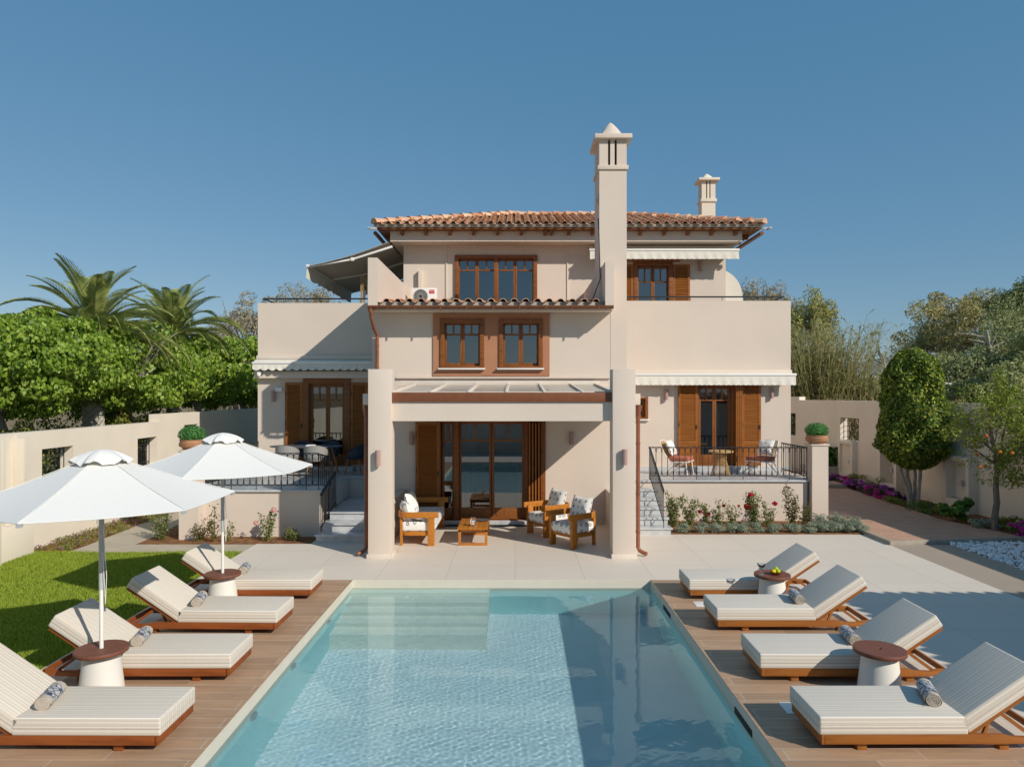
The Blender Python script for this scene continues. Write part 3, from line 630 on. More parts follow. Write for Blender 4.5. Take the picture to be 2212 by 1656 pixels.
# upper right door
c=casement(3.72,4.82,4.79,7.17,YD+.02,2,.2,.2,'door',fr=.06,outer=0)
f=MB(); wallpanel(f,3.66,4.87,4.78,7.26,YD-.06,YD+.02,[(3.80,4.74,4.79,7.14)]); part('outer_frame',f,M['wood_h'],c,.004)
part('lintel_panel',MB().box(3.05,5.1,YD-.02,YD-.002,7.262,7.36),M['terracotta_panel'])
shutter(3.12,3.65,4.85,7.17,YD-.01); shutter(4.88,5.40,4.85,7.17,YD-.01)
part('curtain',MB().box(4.35,4.7,YD+.3,YD+.33,4.8,7.1),M['curtain'])
# left wing door
c=casement(-5.86,-4.74,1.2,3.5,YC+.03,2,.19,.12,'door',fr=.09)
f=MB(); wallpanel(f,-5.96,-4.64,1.18,3.62,YC-.07,YC+.03,[(-5.80,-4.80,1.2,3.48)]); part('outer_frame',f,M['wood_h'],c,.004)
shutter(-6.47,-5.97,1.2,3.5,YC-.01); shutter(-4.63,-4.15,1.2,3.5,YC-.01)
# right wing door with folded shutter
c=casement(5.12,6.14,1.18,3.43,YC+.05,2,.17,.18,'door',fr=.07)
f=MB(); wallpanel(f,5.09,6.17,1.17,3.48,YC-.04,YC+.05,[(5.17,6.09,1.19,3.42)]); part('outer_frame',f,M['wood_h'],c,.004)
shutter(4.57,5.12,1.17,3.46,YC-.05,solid=.5); shutter(6.36,6.89,1.17,3.46,YC-.05,solid=.5)
fs_=MB()
for i in range(4): fs_.box(6.17+i*.048,6.205+i*.048,YC-.17,YC-.045,1.18,3.45)
part('folded_shutter',fs_,M['shutter'])
part('curtain',MB().box(5.75,6.02,YC+.35,YC+.38,1.2,3.4),M['curtain']); part('curtain',MB().box(5.15,5.3,YC+.5,YC+.53,1.2,3.4),M['curtain'])
c=casement(3.05,3.70,2.5,3.06,YC+.03,1,.0001,.0,'window',fr=.06); f=MB(); wallpanel(f,2.98,3.74,2.48,3.09,YC-.03,YC+.02,[(3.09,3.66,2.52,3.04)]); part('outer_frame',f,M['wood_h'],c,.004); sill(c,2.95,3.77,2.47,YC)
# porch door
c=casement(-1.88,.27,.11,2.54,YB+.05,3,.19,.17,'door',fr=.06,splits=[(-1.80,-1.50),(-1.38,-.585),(-.575,.22)],posts=((-1.50,-1.38),))
f=MB(); wallpanel(f,-1.95,.74,.10,2.66,YB-.06,YB+.03,[(-1.82,.62,.11,2.5)]); f.box(-1.50,-1.38,YB-.03,YB+.06,.11,2.5); part('outer_frame',f,M['wood_h'],c,.004)
shutter(-2.43,-1.84,.12,2.50,YB-.065,solid=.0)
fs_=MB()
for i in range(4):
    X=.33+i*.075; fs_.box(X,X+.035,YB-.17,YB-.02,.12,2.48)
    for z in np.arange(.3,2.4,.052): fs_.box(X-.004,X+.039,YB-.15,YB-.05,z,z+.012)
part('folded_shutter',fs_,M['shutter'])
part('door_reveal_post',MB().box(.24,.31,YB-.03,YB+.12,.12,2.5),M['wood_h'])
cu=MB()
for a,b,y in ((-1.86,-1.45,.5),(-1.4,-1.0,.9),(.0,.3,.6)):
    n=12; vs=[]
    for i in range(n+1):
        x=a+(b-a)*i/n; yy=YB+y+.03*(i%2); vs+=[(x,yy,.12),(x,yy,2.5)]
    cu.add(vs,[(2*i,2*i+2,2*i+3,2*i+1) for i in range(n)])
part('curtain',cu,M['curtain'])
part('door_mat',MB().box(-1.7,.7,YB-.34,YB-.16,.0015,.012),M['mat'])
# side shutter of the small dome awning window
shutter(6.56,6.95,4.85,6.15,23.4)
# ---- awnings
def valance(mb,x0,x1,y,ztop,drop,scal,n,tilt=.03):
    K=n*8; V=[]
    for i in range(K+1):
        x=x0+(x1-x0)*i/K; s=abs(sin(pi*i/8)) if scal else 0; z=ztop-drop-(.055*s if scal else .006*sin(i*1.7)); yy=y-tilt+.008*sin(i*.9)
        V+=[(x,y,ztop),(x,yy,z),(x,y+.006,ztop),(x,yy+.006,z)]
    F=[]
    for i in range(K):
        a=4*i; F+=[(a,a+1,a+5,a+4),(a+2,a+6,a+7,a+3),(a+1,a+3,a+7,a+5)]
    mb.add(V,F)
def awning(x0,x1,yf,yb,zbar,zback,drop,scal,n,label):
    c=MB(); c.add([(x0,yf,zbar),(x1,yf,zbar),(x1,yb,zback),(x0,yb,zback),(x0,yf,zbar-.015),(x1,yf,zbar-.015),(x1,yb,zback-.015),(x0,yb,zback-.015)],[(0,1,2,3),(7,6,5,4),(0,4,5,1),(1,5,6,2),(2,6,7,3),(3,7,4,0)])
    a=part('awning',c,M['awning_cloth'],label=label)
    c=MB(); c.box(x0-.02,x1+.02,yf-.05,yf,zbar-.05,zbar+.015); part('front_bar',c,M['white'],a,.008)
    c=MB(); valance(c,x0,x1,yf-.03,zbar-.05,drop,scal,n); part('valance',c,M['awning_cloth'],a,smooth=False)
    c=MB(); c.box(x0+.02,x1-.02,yb-.1,yb-.002,zback-.02,zback+.08); part('cassette',c,M['stucco_soft'],a,.01); return a
awning(-7.28,-3.52,19.72,20.0,4.06,4.17,.13,True,17,'cream awning with scalloped valance over the left terrace')
awning(3.12,7.78,19.72,20.0,3.735,3.77,.26,False,16,'cream awning with straight valance over the right terrace')
awning(2.26,6.76,21.5,21.98,7.55,7.66,.25,False,14,'cream rolled awning under the upper roof')
# extended side awning
X0,X1,Ya,Yb,Z0,Z1=-3.79,-6.2,21.25,27,7.72,7.0
c=MB(); n=8;V=[]
for i in range(n+1):
    t_=i/n; x=X0+(X1-X0)*t_; z=Z0+(Z1-Z0)*t_-.07*sin(pi*t_); V+=[(x,Ya,z),(x,Yb,z),(x,Ya,z+.01),(x,Yb,z+.01)]
c.add(V,[f for i in range(n) for f in ((4*i,4*i+1,4*i+5,4*i+4),(4*i+2,4*i+6,4*i+7,4*i+3),(4*i,4*i+4,4*i+6,4*i+2))]); a=part('awning',c,M['awning_grey'],label='large extended grey beige awning over the upper left terrace')
c=MB(); c.box(X1-.06,X1+.02,Ya-.02,Yb,Z1-.03,Z1+.05); part('front_bar',c,M['white'],a,.01)
c=MB(); V=[]
for i in range(41):
    y=Ya+(Yb-Ya)*i/40; s=abs(sin(pi*i/4)); V+=[(X1-.03,y,Z1-.02),(X1-.06+.02*sin(i),y,Z1-.34-.04*s)]
c.add(V,[(2*i,2*i+1,2*i+3,2*i+2) for i in range(40)]); part('valance',c,M['awning_cloth'],a)
for y in (Ya+.08,Ya+2.6,Yb-.3):
    c=MB(); mx=(X0+X1)/2+.1; c.beam((X0+.1,y,Z0-.12),(mx,y+.02,Z1+.22),.05,.06); c.beam((mx,y+.02,Z1+.22),(X1+.04,y,Z1-.0),.045,.05); c.box(mx-.05,mx+.05,y-.03,y+.05,Z1+.17,Z1+.27); part('awning_arm',c,M['white'],a,.006)
cu=MB(); V=[]
for i in range(61):
    y=22.6+4.2*i/60; x=-4.9+.35*sin(i*.9)*.15+ (0 if i>8 else (8-i)*.09); V+=[(x,y,4.75),(x,y,6.95)]
cu.add(V,[(2*i,2*i+1,2*i+3,2*i+2) for i in range(60)]); V=[]
part('clear_curtain',cu,M['plastic'],a)
c=MB()
for i in range(0,61,6):
    y=22.6+4.2*i/60; c.box(-4.92,-4.88,y-.02,y+.02,4.75,6.95)
for i in range(7): c.box(-4.85+i*.16,-4.83+i*.16,22.55,22.58,4.75,6.95)
part('curtain_post',c,M['rope'],a); 
# dome awning on right side
c=MB(); V=[];K=10;N=9
for j in range(N+1):
    y=23.1+1.9*j/N; bul=.05*abs(sin(pi*j*1.0))
    for i in range(K+1):
        a_=pi/2*i/K; V.append((6.52+(.88+.03*(j%2))*sin(a_),y,6.62+.62*cos(a_)-.35*(i/K)**2))
c.add(V,[(j*(K+1)+i,j*(K+1)+i+1,(j+1)*(K+1)+i+1,(j+1)*(K+1)+i) for j in range(N) for i in range(K)])
# rounded near end
V=[(6.52,23.1,6.3)]+[(6.52+.88*sin(pi/2*i/K),23.1,6.62+.62*cos(pi/2*i/K)-.35*(i/K)**2) for i in range(K+1)]
c.add(V,[(0,i+1,i+2) for i in range(K)])
for i in range(8):
    x=6.52+.88*i/8; c.add([(x,23.09,6.3),(x+.11,23.09,6.3),(x+.11,23.07,6.14),(x+.055,23.07,6.06),(x,23.07,6.14)],[(0,1,2,3,4)])
part('dome_awning',c,M['awning_cloth'],label='small rounded white awning on the right side of the upper floor')
# ---- railings on parapets
def parapet_rail(x0,x1,z,yend,side):
    r=MB(); r.tube([(x0,20.15,z),(x1,20.15,z)],.022,8); sx=x0 if side<0 else x1; r.tube([(sx,20.15,z),(sx,yend,z)],.022,8)
    for x in np.arange(x0+.05,x1,.9): r.tube([(x,20.15,z-.13),(x,20.15,z)],.008,6)
    for y in np.arange(20.9,yend,.9): r.tube([(sx,y,z-.13),(sx,y,z)],.008,6)
    part('parapet_rail',r,M['iron'])
parapet_rail(-7.15,-3.5,5.875,29,-1); parapet_rail(3.12,7.62,5.93,29,1)
# ---- wall lights etc
def wall_light(x,y,z):
    c=MB(); c.lathe([(.052,-.15),(.052,.15)],(x,y-.075,z),14); c.box(x-.03,x+.03,y-.06,y,z-.05,z+.05); part('wall_light',c,M['lamp_pink'],smooth=False)
for x,y,z in ((-2.535,YB,2.09),(1.37,YB,2.10),(-2.645,13.75,1.95),(2.11,13.75,1.97),(-6.785,YC,3.12),(4.24,YC,3.16),(7.2,YC,3.2),(5.71,YD,7.12)): wall_light(x,y,z)
c=MB(); c.sphere((-7.12,19.72,3.70),.05); c.box(-7.17,-7.07,19.72,19.82,3.72,3.79); part('security_camera',c,M['white'])
c=MB(); c.box(-6.74,-6.55,YC-.08,YC,3.25,3.36); c.tube([(-6.6,YC-.02,3.36),(-6.6,YC-.02,3.55),(-6.7,YC-.02,3.6)],.006,5); part('flood_light',c,M['white'])
for x0,x1 in ((-2.995,-2.853),(2.333,2.46)): part('scupper_box',MB().box(x0,x1,13.95,14.1,2.97,3.19),M['stucco_soft'],bevel=.004)
for sgn,x in ((-1,-2.945),(1,2.425)):
    c=MB(); c.lathe([(.04,-.22),(.085,0),(.08,.0),(.035,-.21)],(x,14.02,2.96),4); 
    c.tube([(x,14.02,2.76),(x,14.02,.16),(x+sgn*.03,14.0,.10),(x+sgn*.09,13.95,.07),(x+sgn*.15,13.9,.055)],.04,12)
    for z in (2.2,1.2,.45): c.tube([(x,14.02,z),(x,14.02,z+.03)],.048,12)
    part('downpipe',c,M['copper'],smooth=True)
# ---- right terrace
TZ=1.03
t=MB(); t.box(3.55,7.3,17.75,YC,-.1,TZ-.04); t.box(2.33,3.55,17.75,YC,-.1,TZ-.04); tr=part('terrace_base',t,M['stucco'])
t=MB(); t.box(2.33,3.55,17.70,YC,TZ-.04,TZ); t.box(3.55,7.35,17.70,YC,TZ-.04,TZ+.0005); part('terrace_floor',t,M['marble'],tr,.004)
part('terrace_skirting',MB().box(3.8,7.76,YC-.02,YC-.001,TZ+.001,TZ+.10),M['marble'],tr)
part('terrace_skirting',MB().box(2.4,3.8,YC-.02,YC-.001,TZ+.001,TZ+.10),M['marble'],tr)
part('door_step',MB().box(4.9,6.5,YC-.35,YC-.021,TZ+.001,TZ+.14),M['marble'],tr,.006)
def pier(x0,x1,y0,y1,h):
    p_=part('pier',MB().box(x0,x1,y0,y1,-.1,h),M['stucco']); part('pier_cap',MB().box(x0-.025,x1+.025,y0-.025,y1+.025,h,h+.035),M['stucco_soft'],p_,.006)
pier(7.36,7.76,17.6,18.0,1.90)
part('terrace_side_wall',MB().box(7.3,7.76,18.0,19.2,-.1,TZ),M['stucco'])
s=MB(); ys_=[15.95,16.28,16.62,16.95,17.3]
for i,y in enumerate(ys_):
    z=.17*(i+1); s.box(2.34,3.5,y+.03,17.75,z-.17-(0.05 if i==0 else 0),z-.035); 
st_=part('steps',s,M['marble'])
for i,y in enumerate(ys_):
    z=.17*(i+1); part('tread',MB().box(2.34,3.54-.008*i,y,(ys_[i+1]+.02 if i<4 else 17.7),z-.035,z),M['marble'],st_,.005)
# ---- railing panels with arcs
def arc(mb,c,r,a0,a1,ax,rad=.007,n=7):
    pts=[]
    for i in range(n+1):
        a=a0+(a1-a0)*i/n; pts.append((c[0]+r*cos(a)*ax[0],c[1]+r*cos(a)*ax[1],c[2]+r*sin(a)))
    mb.tube(pts,rad,4)
def railing(p,q,zf,h=.82,low=.10,step=.143,posts=4):
    p=Vector((*p,0));q=Vector((*q,0));d=q-p;Lr=d.length;d.normalize(); r=MB(); n=max(2,round(Lr/step)); s_=Lr/n; ax=(d.x,d.y)
    r.beam((p.x,p.y,zf+h),(q.x,q.y,zf+h),.04,.016); r.beam((p.x,p.y,zf+low),(q.x,q.y,zf+low),.018,.012)
    for i in range(n+1):
        c=p+d*(i*s_); z0=zf if i%posts==0 or i==n else zf+low; r.box(c.x-.007,c.x+.007,c.y-.007,c.y+.007,z0,zf+h)
        if i<n:
            m=p+d*((i+.5)*s_); R_=s_*.47
            arc(r,(m.x,m.y,zf+low+.075),R_,pi*1.0-.6,2*pi+.6,ax); arc(r,(m.x,m.y,zf+h-.08),R_,-.6,pi+.6,ax)
    return r
part('railing',railing((3.38,17.78),(7.3,17.78),TZ),M['iron'])
part('railing',railing((7.28,17.9),(7.28,19.4),TZ),M['iron'])
def stair_rail(pts,hs):
    r=MB(); T=[(x,y,z+hs) for x,y,z in pts]; B_=[(x,y,z+.12) for x,y,z in pts]
    for a,b in zip(T[:-1],T[1:]): r.beam(a,b,.045,.03)
    for a,b in zip(B_[:-1],B_[1:]): r.beam(a,b,.018,.012)
    for (x0,y0,z0),(x1,y1,z1) in zip(pts[:-1],pts[1:]):
        Ls=math.hypot(x1-x0,y1-y0); n=max(1,round(Ls/.125))
        for i in range(n+1):
            t_=i/n; x=x0+(x1-x0)*t_; y=y0+(y1-y0)*t_; z=z0+(z1-z0)*t_; f=0 if i in(0,n) else .12
            r.box(x-.007,x+.007,y-.007,y+.007,z+f-.02,z+hs)
            if i<n: arc(r,(x+(x1-x0)/n/2,y+(y1-y0)/n/2,z+hs-.1+(z1-z0)/n/2),.055,-.3,pi+.3,((x1-x0)/Ls,(y1-y0)/Ls))
    return r
part('stair_railing',stair_rail([(3.34,15.98,.17),(3.36,17.78,1.03)],.82),M['iron'])
# ---- left terrace and stairs
t=MB(); t.box(-7.39,-4.37,15.95,18.5,-.1,TZ-.04); t.box(-7.39,-3.5,18.5,YC,-.1,TZ-.04); tl=part('terrace_base',t,M['stucco'])
t=MB(); t.box(-7.39,-4.33,15.90,18.46,TZ-.04,TZ); t.box(-7.39,-3.5,18.46,YC,TZ-.04,TZ+.0005); part('terrace_floor',t,M['marble'],tl,.004)
part('terrace_skirting',MB().box(-7.25,-4.3,YC-.02,YC-.001,TZ+.001,TZ+.12),M['marble'],tl)
part('door_step',MB().box(-6.0,-4.5,YC-.35,YC-.021,TZ+.001,TZ+.14),M['marble'],tl,.006)
pier(-7.39,-6.97,15.6,15.95,1.92)
s=MB(); s.box(-4.28,-2.9,15.25,18.5,-.1,.135); s.box(-4.24,-2.9,15.62,18.5,.17,.305); s.box(-4.2,-2.9,16.1,17.38,.34,.475); s.box(-4.2,-3.52,17.38,18.5,.34,.475); st2=part('steps',s,M['marble'])
for x0,y,z,yb in ((-4.3,15.2,.17,15.68),(-4.26,15.58,.34,16.15)): part('tread',MB().box(x0,-2.9,y,yb,z-.035,z),M['marble'],st2,.005)
part('landing',MB().box(-4.28,-2.9,16.07,17.38,.475,.51).box(-4.28,-3.52,17.38,18.5,.475,.51),M['marble'],st2,.004)
part('side_cladding',MB().box(-4.36,-4.30,16.6,18.5,.51,TZ-.041),M['marble'],st2)
part('railing',railing((-6.95,15.97),(-4.42,15.97),TZ),M['iron'])
part('railing',railing((-7.2,18.6),(-7.2,19.9),TZ),M['iron'])
part('stair_railing',stair_rail([(-4.2,15.35,.17),(-4.2,15.95,.36),(-4.22,16.7,.52)],.84),M['iron'])
part('stair_railing',stair_rail([(-4.42,15.97,TZ),(-4.36,16.9,TZ-.16)],.80),M['iron'])

for x in (-2.13,1.62): part('wall_conduit',MB().box(x-.02,x+.02,YD-.03,YD,5.9,7.75),M['stucco_soft'])
part('wall_pilaster',MB().box(-2.98,-2.88,YD-.16,YD,5.7,7.0),M['stucco_soft'])

for sx,x in ((-1,-4.2),(1,7.4)):
    g=MB(); g.tube([(x,21.3,8.0),(x,29,8.0)],.06,10); part('side_gutter',g,M['gutter'],roof,smooth=True)
    part('eave_light',MB().box(x-.08,x+.10,20.98,21.04,8.03,8.10).box(x+sx*.06,x+sx*.16,20.9,20.99,8.04,8.09),M['grey_metal'],roof,.01)
# ================================================================ FURNITURE
def fabric(o,axis='y'):
    me=o.data; me.materials.clear(); me.materials.append(M['stripe_y']); me.materials.append(M['stripe_z'])
    for p in me.polygons: p.material_index=1 if abs(p.normal.y)>.7 else 0
def puffbox(x0,x1,y0,y1,z0,z1,bev=.02,puff=.012,n=6):
    mb=MB(); mb.box(x0,x1,y0,y1,z0,z1); me=mb.mesh('p'); bm=bmesh.new(); bm.from_mesh(me); bpy.data.meshes.remove(me)
    bmesh.ops.bevel(bm,geom=list(bm.edges),offset=bev,segments=3,profile=.6,affect='EDGES')
    fs=[f for f in bm.faces if f.normal.z>.99]
    out=MB(); out.v=[tuple(v.co) for v in bm.verts]; out.f=[tuple(v.index for v in f.verts) for f in bm.faces]; bm.free()
    return out
def make_lounger(woodmat):
    r=thing('sun_lounger','x','sun lounger',(0,0,0),0,'striped sun loungers along the pool')
    W=M[woodmat]; f=MB()
    for s in (-1,1):
        f.prism([(.02,.07),(1.42,.07),(1.5,.065),(1.7,.07),(1.98,.075),(2.05,.10),(2.05,.15),(1.95,.155),(1.86,.13),(1.7,.135),(1.62,.155),(.02,.153)],'y',s*.34-.0175*s-.0175,s*.34-.0175*s+.0175)
    f.box(.0,.035,-.34,.34,.07,.153); f.box(2.03,2.06,-.34,.34,.09,.15); f.box(1.36,1.40,-.305,.305,.08,.14)
    for x in np.arange(.08,1.34,.115): f.box(x,x+.09,-.305,.305,.12,.145)
    r_f=f.build('frame',W,r,.004)
    for x in (.34,1.62):
        for s in (-1,1): MB().box(x,x+.085,s*.26-.04,s*.26+.04,0,.07).build('leg',W,r,.004)
    m=puffbox(-.02,1.315,-.345,.345,.154,.318); mo_=m.build('seat_mattress',None,r,smooth=False); fabric(mo_); mo_.data.polygons.foreach_set('use_smooth',[True]*len(mo_.data.polygons))
    c=MB(); z=.222
    for s in (-1,1): c.tube([(-.015,s*.3455,z),(1.31,s*.3455,z)],.0035,5)
    c.tube([(-.0205,-.335,z),(-.0205,.335,z)],.0035,5); c.build('piping',M['towel_edge'],mo_)
    b=puffbox(0,.83,-.345,.345,.0,.15); bo=b.build('back_mattress',None,r); fabric(bo); bo.data.polygons.foreach_set('use_smooth',[True]*len(bo.data.polygons))
    bo.location=(1.315,0,.165); bo.rotation_euler=(0,radians(-34),0)
    c=MB()
    for s in (-1,1): c.tube([(.02,s*.3455,.075),(.82,s*.3455,.075)],.0035,5)
    c.tube([(.8305,-.335,.075),(.8305,.335,.075)],.0035,5); c.build('piping',M['towel_edge'],bo)
    bf=MB()
    for s in (-1,1): bf.box(0,.80,s*.30-.02,s*.30+.02,-.035,-.001)
    for x in (.05,.4,.76): bf.box(x,x+.05,-.28,.28,-.03,-.004)
    o=bf.build('back_frame',W,r,.003); o.location=(1.33,0,.165); o.rotation_euler=(0,radians(-34),0)
    st=MB()
    for s in (-1,1): st.beam((1.62,s*.27,.335),(1.93,s*.29,.11),.02,.035); st.beam((1.62,s*.22,.335),(1.5,s*.25,.11),.018,.03)
    st.beam((1.62,-.28,.33),(1.62,.28,.33),.03,.03); st.build('back_strut',W,r)
    return r
LR=[(2.71,11.33),(2.72,9.86),(2.73,8.2),(2.73,6.67)]; LLf=[(-3.17,11.33),(-3.17,9.75),(-3.17,8.2),(-3.17,6.65)]
labR=['farthest sun lounger right of the pool, behind the table with the citrus bowl','second right lounger from the house, its rolled towel fully visible','third sun lounger from the house on the right, partly behind the near white table','nearest sun lounger on the right side of the pool, cut by the frame edge']
labL=['sun lounger left of the pool nearest the house, behind the far parasol table','second sun lounger from the house on the left, all in sun with rolled towel','third left sun lounger from the house, head end in parasol shadow','nearest sun lounger on the left side of the pool, cut by the left frame edge']
pr=make_lounger('iroko_g'); pl_=make_lounger('iroko')
for i,((x,y),lb) in enumerate(zip(LR,labR)): place(pr,i==0,(x,y,.001),radians([0,0,-.5,.3][i]),lb)
for i,((x,y),lb) in enumerate(zip(LLf,labL)): place(pl_,i==0,(x,y,.001),pi+radians([0,-1.2,.3,-.4][i]),lb)
# side tables
r=thing('side_table','x','side table',(0,0,0),0,'round side tables with white cone bases')
b=MB(); b.lathe([(.225,0),(.222,.02),(.178,.40),(.175,.424)],(0,0,0),40); b.build('base',M['whitebase'],r,smooth=True)
b=MB(); b.lathe([(.02,.428),(.262,.428),(.265,.432),(.265,.466),(.262,.47),(.024,.47),(.022,.465),(.022,.43)],(0,0,0),48,False,False); b.build('table_top',M['walnut'],r,smooth=True)
b=MB(); b.lathe([(.03,.4245),(.03,.427)],(0,0,0),12); b.build('socket',M['dark'],r)
TP=[(-4.45,10.80,'side table on the left carrying the far white parasol'),(-4.44,7.62,'side table on the left carrying the near white parasol'),(3.89,10.75,'side table on the far right holding a glass and a bowl of citrus'),(3.90,7.60,'bare side table with centre hole between the two nearest right loungers')]
for i,(x,y,lb) in enumerate(TP): place(r,i==0,(x,y,.001),radians(i*40),lb)
# parasols
def parasol(x,y,lb,rot):
    p=thing('parasol',lb,'parasol',(x,y,0),0,'white hexagonal parasols on the left'); wl=list(p['wl']); p['wl']=[0,0,0]
    MB().tube([(0,0,.43),(0,0,2.5)],.021,14).build('pole',M['white'],p,smooth=True)
    MB().tube([(0,0,1.1),(0,0,2.45)],.027,14).build('shade_grey_pole',M['grey_metal'],p,smooth=True)  # the pole is white; shade below the canopy is put into this grey
    def pt(k,r_,z): a=rot+k*pi/3; return Vector((r_*cos(a),r_*sin(a),z))
    c=MB(); nr,na=10,8
    for k in range(6):
        b=len(c.v)
        for i in range(nr+1):
            t_=i/nr; r_=.20+(1.35-.20)*t_; z=2.47-.42*t_-.02*sin(pi*t_)
            A=pt(k,r_,z);B=pt(k+1,r_,z)
            for j in range(na+1):
                u=j/na; q=A.lerp(B,u); q*=1-.018*sin(pi*u)*t_; q.z=z-.018*sin(pi*u)*t_*t_; c.v.append(tuple(q))
        for i in range(nr):
            for j in range(na): a=b+i*(na+1)+j; c.f.append((a,a+1,a+na+2,a+na+1))
        b2=len(c.v); 
        for q in c.v[b:b2]: c.v.append((q[0],q[1],q[2]-.005))
        for i in range(nr):
            for j in range(na): a=b2+i*(na+1)+j; c.f.append((a,a+na+1,a+na+2,a+1))
        e0=b+nr*(na+1); e1=b2+nr*(na+1)
        for j in range(na): c.f.append((e0+j,e0+j+1,e1+j+1,e1+j))
    cn=c.build('canopy',M['canopy'],p,smooth=True)
    h=MB()
    for k in range(6):
        a,b=pt(k,1.35,2.05),pt(k+1,1.35,2.05); q_=[]
        for j in range(9):
            u=j/8; s_=a.lerp(b,u); s_*=1-.018*sin(pi*u); s_.z=2.05-.018*sin(pi*u)-.003; q_.append(s_)
        h.tube(q_,.005,5)
        h.tube([pt(k,.2,2.474),pt(k,.775,2.245),pt(k,1.35,2.054)],.004,4)
    h.build('hem',M['canopy'],cn)
    v=MB(); n=48; rows=6
    for i in range(rows+1):
        t_=i/rows
        for j in range(n):
            a=rot+2*pi*j/n; hx=1/cos(((a-rot)%(pi/3))-pi/6)*cos(pi/6); wv=sin(6*(a-rot)+.4)*.018+sin(15*a+1)*.008
            r_=.015+.29*t_*hx; v.v.append((r_*cos(a)*(1+wv*t_*1.5),r_*sin(a)*(1+wv*t_*1.5),2.60-.03*t_-.10*t_**2.2+wv*t_**2*1.3))
    for i in range(rows):
        for j in range(n): v.f.append((i*n+j,i*n+(j+1)%n,(i+1)*n+(j+1)%n,(i+1)*n+j))
    v.f.append(tuple(range(n))); v.build('vent_cap',M['canopy'],cn,smooth=True)
    for k in range(6):
        r_=MB(); r_.beam(pt(k,.03,2.43),pt(k,1.33,2.035),.012,.018); r_.beam(pt(k,.03,1.95),pt(k,.7,2.225),.01,.014); o=r_.build('rib',M['white'],p)
        MB().box(-.02,.02,-.02,.02,-.03,0).xf(Matrix.Translation(pt(k,1.33,2.04))).build('rib_end',M['grey_metal'],o)
    MB().tube([(0.03,-.03,1.5),(.05,-.035,1.2),(.06,-.03,.95),(.075,-.035,1.25),(.04,-.03,1.75)],.004,5).build('cord',M['white'],p)
    MB().lathe([(.03,1.9),(.045,1.92),(.045,2.0),(.03,2.02)],(0,0,0),14).build('hub',M['white'],p)
    p['wl']=wl; return p
parasol(-4.44,7.62,'near white hexagonal parasol cut by the left frame edge',radians(-90)+radians(2)); parasol(-4.45,10.80,'far white hexagonal parasol in front of the left terrace railing',radians(-90)+radians(0))
# towels
def make_towel():
    r=MB(); K=22; V=[]
    Ls=.36
    prof=[(-Ls/2,.045),(-Ls/2,.056),(-Ls/2+.05,.058),(-Ls/2+.0505,.056)]
    t=thing('rolled_towel','x','towel',(0,0,0),0,'rolled patterned towels on the loungers')
    def cyl(mb,a,b,r_):
        n=20
        vs=[(r_*cos(2*pi*k/n)*1.08,a,r_*sin(2*pi*k/n)*.94) for k in range(n)]+[(r_*cos(2*pi*k/n)*1.08,b,r_*sin(2*pi*k/n)*.94) for k in range(n)]
        mb.add(vs,[(k,(k+1)%n,n+(k+1)%n,n+k) for k in range(n)])
    m=MB(); cyl(m,-.13,.13,.0665); m.build('patterned_band',M['towel'],t,smooth=True,local=True)
    m=MB(); cyl(m,-.19,-.13,.0655); cyl(m,.13,.19,.0655); m.box(-.08,.02,-.19,.19,-.062,-.056)
    for y in (-.19,.19):
        pts=[]
        for i in range(70):
            a=i*.33; r_=.0625*(1-i/75); pts.append((r_*cos(a)*1.08,y,r_*sin(a)*.94))
        m.tube(pts,.0048,5)
        m.add([(0,y*.985,0)]+[(.065*cos(2*pi*k/16),y*.985,.062*sin(2*pi*k/16)) for k in range(16)],[(0,k+1,(k+1)%16+1) for k in range(16)])
    m.build('rolled_edge',M['towel_edge'],t,smooth=True,local=True); return t
tw=make_towel(); z=.318+.063
TW=[(3.90,9.86,-8,'rolled towel on the second lounger from the house, right of the pool'),(3.90,8.28,-8,'rolled towel behind the near right table, on the third lounger from the house'),(3.90,6.70,-18,'rolled towel on the nearest lounger right of the pool'),
(-4.36,11.45,10,'rolled towel peeking out behind the far parasol table'),(-4.34,9.75,12,'rolled towel on the sunny second lounger left of the pool'),(-4.34,8.25,12,'rolled towel on the third lounger from the house, left of the pool'),(-4.34,6.63,14,'rolled towel on the nearest lounger left of the pool')]
for i,(x,y,a,lb) in enumerate(TW): place(tw,i==0,(x,y,z),radians(a),lb)
# glass, bowl, fruit
gx,gy=3.70,10.68
g=MB(); g.lathe([(.045,0),(.045,.003),(.01,.008),(.006,.02),(.012,.04),(.006,.055),(.012,.075),(.006,.085),(.03,.11),(.055,.14),(.062,.165),(.06,.165),(.052,.142),(.02,.11),(.004,.1)],(0,0,0),20,True,True)
o=g.build('cocktail_glass',M['clear'],None,smooth=True); o.location=(gx,gy,.472); tag(o,'clear stemmed cocktail glass on the far right side table','glass')
g=MB(); g.lathe([(.04,0),(.07,.015),(.10,.045),(.105,.05),(.098,.05),(.065,.022),(.01,.012)],(0,0,0),24,True,True)
o=g.build('wooden_bowl',M['bowlwood'],None,smooth=True); o.location=(3.93,10.70,.472); tag(o,'small wooden bowl holding citrus on the far right table','bowl')
for i,(dx,dy,dz,mt,lb,nm) in enumerate(((-.045,-.02,.052,'lemon','yellow lemon at the left of the wooden bowl','lemon'),(.01,.03,.075,'lime','yellow green lime at the back of the wooden bowl','lime'),(.02,-.03,.055,'lime','green lime at the front of the wooden bowl','lime'))):
    s=MB(); s.sphere((0,0,0),.034,14,10,(1.1,1,1)); o=s.build(nm,M[mt],None,smooth=True); o.location=(3.93+dx,10.70+dy,.472+dz); tag(o,lb,nm)
